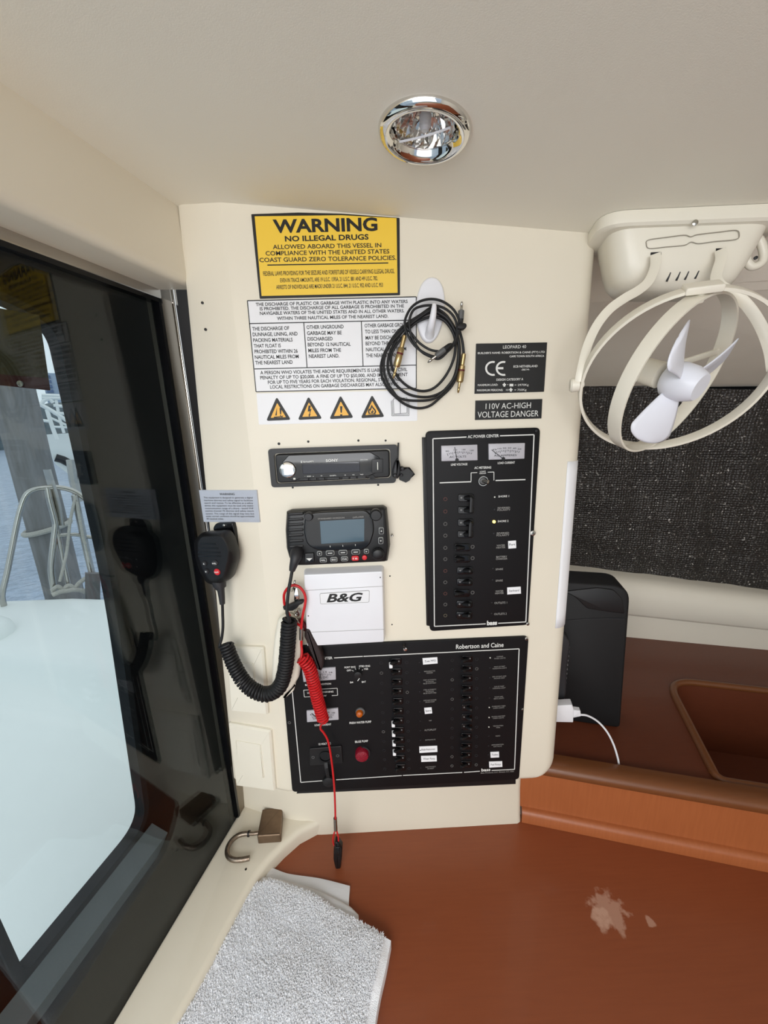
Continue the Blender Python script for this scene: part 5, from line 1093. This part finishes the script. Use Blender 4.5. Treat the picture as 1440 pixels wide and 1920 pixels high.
mb = MB(); mb.prism(PAN, [PAN.px(*ZG(*p),.030) for p in [(145,660),(255,625),(430,550),(505,545),(520,570),(500,600),(440,625),(400,680),(330,725),(240,730),(160,710)]], .022, .030, .0015); build(mb, 'black_strap', M['rub'], t, label='black webbing strap')
mb = MB(); mb.tube([gp(405+28*math.cos(k*.35), 770+55*math.sin(k*.35), .020+.004*math.cos(k*.35)) for k in range(18)], .0013, 8, True); build(mb, 'split_ring', M['chrome'], t)
mb = MB(); mb.prism(PAN, rpoly([PAN.px(*ZG(*p),.014) for p in [(345,720),(440,700),(470,740),(440,830),(390,820)]],.002), .010, .014, .0008); build(mb, 'key', M['steel'], t)
mb = MB(); mb.prism(PAN, [PAN.px(*ZG(*p),.016) for p in [(385,930),(460,878),(530,950),(590,1040),(560,1110),(480,1080),(430,1060)]], .010, .016, .002); build(mb, 'maroon_strap', M['redbr'], t, label='maroon leather loop')
fo = [PAN.px(*ZG(*p),.022) for p in [(540,1075),(590,1030),(640,1052),(685,1150),(760,1295),(840,1450),(885,1570),(885,1690),(840,1815),(770,1780),(640,1490),(565,1260),(530,1200)]]
mb = MB(); mb.prism(PAN, rpoly(fo,.003,3), .010, .024, .005, 4); fb = build(mb, 'leather_fob', M['brown'], t, angle=60)
mb = MB()
for i in range(22):
    f = i/21; x, y = 600+175*f, 1310+440*f; mb.tube([gp(x,y,.0245), gp(x+22,y-6,.0250)], .0005, 5)
build(mb, 'stitching', M['mgrey'], fb)
t = thing('safety_lanyard', 'coiled red lanyard with a black clip hanging in front of the panel', 'lanyard', PAN.pt(*PAN.px(632,1634,.03), .03))
mb = MB(); lp = spline([gp(x,y,c_) for x,y,c_ in [(487,980,.030),(452,985,.030),(300,860,.020),(190,640,.022),(168,520,.024),(170,430,.026),(205,350,.028),(270,285,.030),(345,262,.030),(440,290,.030),(520,380,.030),(555,490,.030),(545,620,.031),(515,760,.031),(492,900,.031),(482,1000,.031),(478,1060,.031)]], 6); mb.tube(lp, .0024, 10); build(mb, 'loop', M['red'], t)
mb = MB(); mb.tube([gp(480,1040,.031), gp(478,1240,.031)], .0036, 12); build(mb, 'crimp', M['steel'], t)
mb = MB(); mb.tube(spline([gp(483,1230,.031), gp(482,1350,.031), gp(490,1450,.033), gp(480,1560,.036), gp(455,1620,.036)], 6), .0023, 10); build(mb, 'cord', M['red'], t)
cl = [PAN.pt(*PAN.px(x,y,c_),c_) for x,y,c_ in [(566,1232,.032),(573,1240,.032),(581,1255,.032),(588,1280,.032),(595,1310,.032),(601,1332,.032),(606,1350,.032)]]
path = resample(spline(cl, 14), .0006); Fm = pframes(path); N_ = len(path); turn = 0; HX = []
for i in range(N_):
    f = i/N_; turn += .0006/.0055; rad = .0112-.0012*f; tn, n1, n2 = Fm[i]
    HX.append(path[i]+n1*(rad*math.cos(2*math.pi*turn))+n2*(rad*math.sin(2*math.pi*turn)))
mb = MB(); mb.tube(HX, .0021, 8); build(mb, 'coiled_cord', M['red'], t)
tail = [PAN.pt(*PAN.px(x,y,c_),c_) for x,y,c_ in [(603,1358,.034),(601,1366,.031),(607,1374,.030),(613.5,1385,.030),(617.5,1400,.030),(621.5,1425,.030),(625,1455,.030),(627,1480,.030),(628.3,1510,.030),(629,1538,.030)]]
mb = MB(); mb.tube(spline([HX[-1]]+tail, 6), .0021, 10); build(mb, 'cord', M['red'], t)
mb = MB(); mb.tube([PAN.pt(*PAN.px(x,y,.030),.030) for x,y in [(628.5,1534),(629.5,1556)]], .0038, 12); build(mb, 'crimp', M['steel'], t)
mb = MB(); mb.tube(spline([PAN.pt(*PAN.px(x,y,c_),c_) for x,y,c_ in [(629.5,1554,.030),(625.5,1566,.029),(624.5,1578,.028),(628,1586,.030),(634,1580,.032),(634,1568,.031),(630.5,1555,.030)]], 5), .0017, 8); build(mb, 'end_loop', M['red'], t)
q = rpoly([PAN.px(*p,.030) for p in [(629,1573),(636,1575),(642.5,1585),(641.5,1602),(639.5,1618),(638,1632),(633,1633.5),(628,1618),(625.5,1606),(626,1588)]], .003, 3)
mb = MB(); mb.prism(PAN, q, .024, .037, .003, 3); mb.prism(PAN, rpoly([PAN.px(*p,.04) for p in [(629,1590),(637,1590),(636,1606),(630,1606)]],.001), .036, .039, .001); build(mb, 'clip', M['blk'], t)

# ================================================================= padlock on the ledge
LG = Fr((0,0,CZ+ZL), E1, E2, EZ)
t = thing('padlock', 'open brass padlock with rusty shackle lying on the cream ledge', 'padlock', LG.pt(*LG.px(500,1568), 0))
q = [LG.px(*p,.020) for p in [(482,1569),(492,1518),(530,1513),(526,1566)]]
mb = MB(); mb.prism(LG, rpoly(q,.003), .0005, .022, .003); build(mb, 'lock_body', M['brass'], t)
sp = [LG.pt(*LG.px(x,y,.012),.012) for x,y in [(488,1561),(474,1563),(461,1563),(446,1567),(433,1578),(426,1593),(428,1606),(438,1612),(452,1612),(468,1609)]]
P = spline(sp, 6); mb = MB(); mb.tube(P, [.0050 if i > 9 else .0040 for i in range(len(P))], 12); build(mb, 'shackle', M['rusty'], t)
mb = MB(); mb.tube([LG.pt(*LG.px(x,1563,.012),.012) for x in (465,468)], .0062, 12); build(mb, 'shackle_collar', M['blk'], t)

# ================================================================= folded white towel on the table
t = thing('towel', 'folded white terry towel lying on the table against the ledge', 'towel', TAB.pt(*TAB.px(520,1800), 0))
def edge(pts, c, n):
    P = spline([Vector((*TAB.px(*p, c), 0)) for p in pts], 10); L_ = [0]
    for a, b in zip(P, P[1:]): L_.append(L_[-1]+(b-a).length)
    out = []; j = 0
    for k in range(n+1):
        d = L_[-1]*k/n
        while j < len(L_)-2 and L_[j+1] < d: j += 1
        out.append(P[j].lerp(P[j+1], (d-L_[j])/max(1e-9, L_[j+1]-L_[j])))
    return out
def coons(T_, B_, L_, R_, n, m):
    G = []
    for j in range(m+1):
        g = j/m; row = []
        for i in range(n+1):
            f = i/n; p = T_[i]*(1-g)+B_[i]*g+L_[j]*(1-f)+R_[j]*f-(T_[0]*(1-f)*(1-g)+T_[n]*f*(1-g)+B_[0]*(1-f)*g+B_[n]*f*g); row.append(p)
        G.append(row)
    return G
from mathutils import noise as mn
def cloth(name, T_, B_, L_, R_, c, n, m, mt, amp, thick, seed, droop=.004):
    G = coons(edge(T_,c,n), edge(B_,c,n), edge(L_,c,m), edge(R_,c,m), n, m); vs = []
    for j, row in enumerate(G):
        for i, p in enumerate(row):
            f, g = i/n, j/m; e_ = min(f,1-f,g*1.0)*14; h = c+amp*mn.noise((p.x*9+seed,p.y*9,0))+amp*.35*mn.noise((p.x*28+seed,p.y*28,3))-droop*max(0,1-e_)**2
            vs.append(TAB.pt(p.x, p.y, max(h, thick+.0005)))
    k = len(vs); up_ = [(j*(n+1)+i, j*(n+1)+i+1, (j+1)*(n+1)+i+1, (j+1)*(n+1)+i) for j in range(m) for i in range(n)]
    lo = [p-EZ*thick for p in vs]; fs = list(up_)+[tuple(q+k for q in reversed(f)) for f in up_]
    bd = [j*(n+1) for j in range(m+1)]+[m*(n+1)+i for i in range(1,n+1)]+[j*(n+1)+n for j in range(m-1,-1,-1)]+[i for i in range(n-1,0,-1)]
    for a, b in zip(bd, bd[1:]+bd[:1]): fs.append((a, a+k, b+k, b))
    mb = MB(); mb.add(vs+lo, fs); return build(mb, name, mt, t, angle=60), vs, n, m
cloth('lower_fold', [(492,1632),(506,1625),(540,1637),(600,1646),(656,1660)], [(470,1720),(560,1740),(660,1760)], [(492,1632),(480,1660),(470,1720)], [(656,1660),(654,1700),(660,1760)], .008, 24, 14, M['hem'], .0015, .006, 4)
cloth('hem_fold', [(488,1640),(540,1650),(600,1668),(650,1692),(672,1712)], [(465,1730),(560,1750),(676,1780)], [(488,1640),(478,1670),(465,1730)], [(672,1712),(673,1740),(676,1780)], .016, 24, 14, M['hem'], .0015, .008, 9)
o, vs, n, m = cloth('terry_top', [(505,1648),(540,1660),(590,1680),(640,1710),(670,1726),(700,1742),(733,1761)], [(255,2010),(460,2010),(690,2010)], [(505,1648),(466,1663),(447,1700),(398,1800),(332,1905),(255,2010)], [(733,1761),(724,1810),(709,1880),(690,2010)], .026, 80, 90, M['towel'], .011, .022, 1)
rng = random.Random(5); mb = MB(); V_, F_ = [], []
for q in range(26000):
    i, j = rng.random()*(n-.001), rng.random()**1.15*(m-.001); i0, j0 = int(i), int(j)
    if i/n > .955: continue
    p = vs[j0*(n+1)+i0].lerp(vs[j0*(n+1)+i0+1], i-i0).lerp(vs[(j0+1)*(n+1)+i0].lerp(vs[(j0+1)*(n+1)+i0+1], i-i0), j-j0)
    a_ = rng.random()*6.283; L_ = .0030+.0030*rng.random(); d = Vector((math.cos(a_),math.sin(a_),0)); s_ = Vector((-d.y,d.x,0))*.0006
    b1 = p+d*(L_*.5)+EZ*(L_*.55); b2 = p+d*(L_*1.0)+EZ*(L_*.45); k = len(V_)
    V_ += [p-s_-EZ*.001, p+s_-EZ*.001, b1+s_*1.3, b1-s_*1.3, b2]; F_ += [(k,k+1,k+2,k+3),(k+3,k+2,k+4)]
mb.add(V_, F_); pl_ = build(mb, 'pile', M['towel'], t, smooth=False, recalc=False); pl_['kind'] = 'stuff'
# ================================================================= outside the door
DZ = -.86                                                            # side deck height below the eye
dk = Fr((0,0,CZ+DZ), (1,0,0), (0,1,0), (0,0,1))
def dp(x, y, z=DZ): return at(x, y, z=z)
# moulded deck: edge at the water, coaming, seat well below; swept along the line of its inner edge
A, B = dp(0,1222), dp(225,1254); ed = (B-A); ed.z = 0; ed.normalize(); out_ = Vector((ed.y,-ed.x,0)); out_ = out_ if out_.dot(A-EYE) > 0 else -out_
A = Vector((A.x,A.y,0)); far = [dp(p[0],p[1]) for p in [(64,1125),(98,1116),(160,1112),(210,1110)]]
wid = sum((Vector((p.x,p.y,0))-A).dot(out_) for p in far)/len(far)
prof = [(wid+.02,DZ-.25),(wid+.015,DZ-.03),(wid,DZ-.008),(wid-.03,DZ),(.20,DZ+.006),(.10,DZ+.004),(.045,DZ-.002),(.02,DZ-.012),(.004,DZ-.032),(-.004,DZ-.06),(-.02,DZ-.14),(-.045,DZ-.20),(-.08,DZ-.235),(-.14,DZ-.255),(-.25,DZ-.27),(-.60,DZ-.285),(-1.2,DZ-.30)]
i0 = next(i for i in range(1))
mb = MB(); rings = []
for s_ in (-2.2, -.9, -.45, -.2, 0, .3, .8, 1.6):
    w2 = 1.0
    rings.append([A+ed*s_+out_*(d*(1 if d < .15 else max(.25, min(1, 1+.55*min(0, s_+.12)))))+Vector((0,0,CZ+z)) for d, z in prof]+[A+ed*s_+out_*(-1.2)+Vector((0,0,CZ+DZ-.6)), A+ed*s_+out_*wid+Vector((0,0,CZ+DZ-.6))])
mb.loft(rings); struct(mb, 'side_deck', M['deckw'], angle=60)
# rounded coachroof lump at the lower left of the deck
mb = MB(); c_ = dp(-30,1190); rings = []
R1 = (dp(46,1171)-c_).length
for r, h in ((1.02,-.3),(1.0,.0),(.97,.02),(.9,.04),(.75,.055),(.5,.065),(.2,.07),(.01,.07)):
    rings.append([Vector((c_.x,c_.y,CZ+DZ+h))+(ed*math.cos(k*math.pi/16)*R1+out_*math.sin(k*math.pi/16)*R1*.7)*r for k in range(32)])
mb.loft(rings); solo(mb, 'deck_moulding', M['deckw'], 'smooth white rounded moulding on the deck at the left edge of the door', 'deck moulding')
# water and far shore
mb = MB(); mb.box(Fr((0,0,CZ-1.95), (1,0,0), (0,1,0), (0,0,1)), -200, 60, -20, 220, -.5, 0); struct(mb, 'water', M['water'])
# timber pile with a mooring rope round it
D = 3.0
def hd(x, y, d): return at(x, y, hd=d)
pl0, pl1 = hd(28,930,D), hd(118,930,D); rad = (pl1-pl0).length/2*.95; pc = (pl0+pl1)/2; pc = Vector((pc.x,pc.y,0)); nv = Vector((pc.x,pc.y,0)).normalized(); pc += nv*rad
mb = MB(); rings = []
for k in range(22):
    z = -2.4+2.65*k/21; rings.append([pc+Vector((0,0,CZ+z))+Vector((math.cos(a),math.sin(a),0))*(rad*(1+.03*math.sin(a*5+z*2)+.03*mn.noise((math.cos(a)*2,math.sin(a)*2,z*2)))) for a in [i*math.pi/14 for i in range(28)]])
mb.loft(rings); solo(mb, 'mooring_pile', M['pile'], 'thick grey weathered timber pile standing in the water', 'pile')
zr = hd(80,998,D-rad*0).z-CZ; zr = (at(60,1000,hd=pc.length-rad)).z
mb = MB()
for dz in (0,): mb.tube([pc+Vector((math.cos(i*math.pi/16)*(rad+.012), math.sin(i*math.pi/16)*(rad+.012), zr+dz+.02*math.sin(i*math.pi/16+1))) for i in range(32)], .016, 8, True)
solo(mb, 'mooring_rope', M['rope'], 'pale twisted rope looped round the timber pile', 'rope')
# stainless guard rail on the deck edge
G0 = 1.95
def gr(pts, d=None): return [hd(x, y, (z if z else G0)) for x, y, z in pts]
base = dp(102,1112); gd = math.hypot(base.x, base.y)
t = thing('guard_rail', 'bent stainless guard rail standing on the edge of the deck', 'guard rail', base)
mb = MB(); mb.tube(spline(gr([(8,1138,gd),(4,1115,gd),(14,1070,gd),(28,1000,gd),(37,960,gd),(48,930,gd),(62,919,gd),(80,915,gd),(110,914,gd),(138,921,gd),(165,940,gd),(178,960,gd)]),8), .0125, 10); build(mb, 'top_tube', M['steel'], t)
mb = MB(); mb.tube(spline(gr([(89,914,gd),(94,940,gd),(103,975,gd),(104,990,gd),(99,1030,gd),(96,1070,gd),(102,1112,gd)]),6), .015, 10); build(mb, 'stanchion', M['steel'], t)
mb = MB(); mb.tube(gr([(106,985,gd),(117,1045,gd),(128,1095,gd)]), .011, 10); build(mb, 'brace', M['steel'], t)
mb = MB(); mb.tube(gr([(107,1004,gd),(140,1002,gd),(186,1010,gd)]), .010, 10); build(mb, 'mid_tube', M['steel'], t)
mb = MB(); mb.tube(gr([(140,928,gd),(152,985,gd),(164,1040,gd),(176,1090,gd),(180,1108,gd)]), .016, 10); build(mb, 'stanchion', M['steel'], t)
mb = MB(); mb.strap(gr([(88,880,gd),(98,914,gd),(108,950,gd),(114,985,gd)]), ed, .042, .012); build(mb, 'fender_board', M['steel'], t)
t = thing('deck_lines', 'pale rope lashed in knots at the foot of the guard rail', 'rope', dp(120,1108))
rng = random.Random(11)
mb = MB(); mb.tube(spline([hd(x,y,gd-.03) for x,y in [(97,1108),(108,1100),(118,1106),(128,1098),(140,1102),(150,1092),(165,1082),(182,1077),(196,1078),(214,1084)]],6), .012, 8); build(mb, 'line', M['rope'], t)
mb = MB(); mb.tube(spline([hd(x,y,gd-.05) for x,y in [(98,1116),(112,1110),(125,1108),(140,1106),(158,1108),(160,1112)]],6), .012, 8); build(mb, 'line', M['rope'], t)
mb = MB(); mb.tube(spline([hd(x,y,gd-.02) for x,y in [(142,930),(132,975),(128,1010),(124,1040),(112,1090)]],6), .007, 8); build(mb, 'line', M['rope'], t)
mb = MB(); mb.tube(spline([hd(x,y,gd-.02) for x,y in [(144,940),(150,975),(156,1010),(160,1020)]],6), .007, 8); build(mb, 'line', M['rope'], t)
mb = MB(); q = [hd(x,y,gd-.13) for x,y in [(160,1076),(188,1076),(188,1126),(160,1126)]]; nv2 = (q[0]-EYE); nv2.z = 0; nv2.normalize(); mb.loft([q,[p+nv2*.03 for p in q]]); solo(mb, 'deck_post', M['mgrey'], 'small grey square post on the deck beside the lashed rope', 'post')
# neighbouring boat
ND = 6.5
t = thing('neighbour_boat', 'white bow of another boat with rails beyond the timber pile', 'boat', hd(130,880,ND))
mb = MB(); q0 = [hd(x,y,ND) for x,y in [(82,815),(130,812),(175,838),(260,850),(260,930),(150,905),(104,870)]]; dv = Vector((q0[0].x,q0[0].y,0)).normalized()*2.2; mb.loft([q0,[p+dv+Vector((0,0,-.1)) for p in q0]]); build(mb, 'hull', M['deckw'], t, angle=30)
mb = MB(); mb.tube([hd(x,y,ND) for x,y in [(104,858),(118,862),(150,880),(180,892)]], .05, 8); build(mb, 'fender', M['dgrey'], t)
for pts, r in (([(0,757),(28,758),(42,755),(75,757),(82,751),(92,748),(100,755)],.022),([(0,778),(40,783),(92,790)],.018),([(78,741),(160,744)],.02),([(78,746),(160,748)],.02),([(75,758),(100,772),(125,788),(160,806)],.024),([(88,768),(98,800),(107,824)],.022),([(92,782),(120,795),(160,812)],.014),([(100,760),(140,764)],.018),([(100,775),(150,776)],.018),([(44,760),(43,792)],.028),([(105,750),(112,785),(120,812)],.016),([(95,800),(140,802)],.014)):
    mb = MB(); mb.tube(spline([hd(x,y,ND-.2) for x,y in pts],4), r, 8); build(mb, 'rail', M['deckw'], t)
mb = MB(); mb.tube([hd(133,862,ND-.3), hd(138,900,ND-.3), hd(148,940,ND-.3)], .05, 8); build(mb, 'post', M['steel'], t)
# skyline and shore
t = thing('apartment_building', 'tall pale blue apartment block far across the water', 'building', hd(115,760,70))
fx = (hd(140,740,70)-hd(92,740,70)); fx.z = 0; fxn = fx.normalized(); BO = hd(92,765,70); BFr = Fr(BO, fxn, EZ, Vector((fxn.y,-fxn.x,0)) if Vector((fxn.y,-fxn.x,0)).dot(BO-EYE) < 0 else Vector((-fxn.y,fxn.x,0)))
hB = hd(110,700,70).z-BO.z
mb = MB(); mb.box(BFr, 0, fx.length+3, -3, hB, -12, 0); build(mb, 'tower', M['build'], t)
for i, x0 in enumerate([.2, fx.length*.62]):
    for j in range(7):
        mb = MB(); y0 = .2+j*(hB-.3)/7; mb.box(BFr, x0, x0+fx.length*.25, y0, y0+(hB/7)*.6, -.1, .15); build(mb, 'window', M['buildwin'], t)
mb = MB(); SH = Fr(hd(-40,778,55), fxn, EZ, BFr.N); rings = []
for k in range(41):
    x = -20+60*k/40; h = 1.0+.9*mn.noise((x*.4,1,0)); rings.append([SH.pt(x,-4,-1.5),SH.pt(x,-4,1.5),SH.pt(x,h*.7,1.3),SH.pt(x,h,0),SH.pt(x,h*.7,-1.3)])
mb.loft(rings); struct(mb, 'far_shore', M['far'])
# brownish notice fixed behind the glass
PL = Fr(bw(UO+.012,0,0), E2, EZ, E1)
t = thing('door_notice', 'dark brown notice with a maroon lower band fixed inside the door glass', 'notice', PL.pt(*PL.px(60,732), 0))
q = [PL.px(*p) for p in [(-60,568),(72,591),(93,732),(-60,716)]]
mb = MB(); mb.prism(PL, q, -.0015, .0015); build(mb, 'notice_panel', M['olive'], t)
q2 = [PL.px(*p,.002) for p in [(-60,697),(90,709),(93,732),(-60,716)]]; mb = MB(); mb.prism(PL, q2, .001, .002); build(mb, 'lower_band', M['maroon'], t)
mb = MB(); disc(PL, 38, 719, 4.5, .001, .004, 14, .001, mb); build(mb, 'fixing_screw', M['steel'], t)
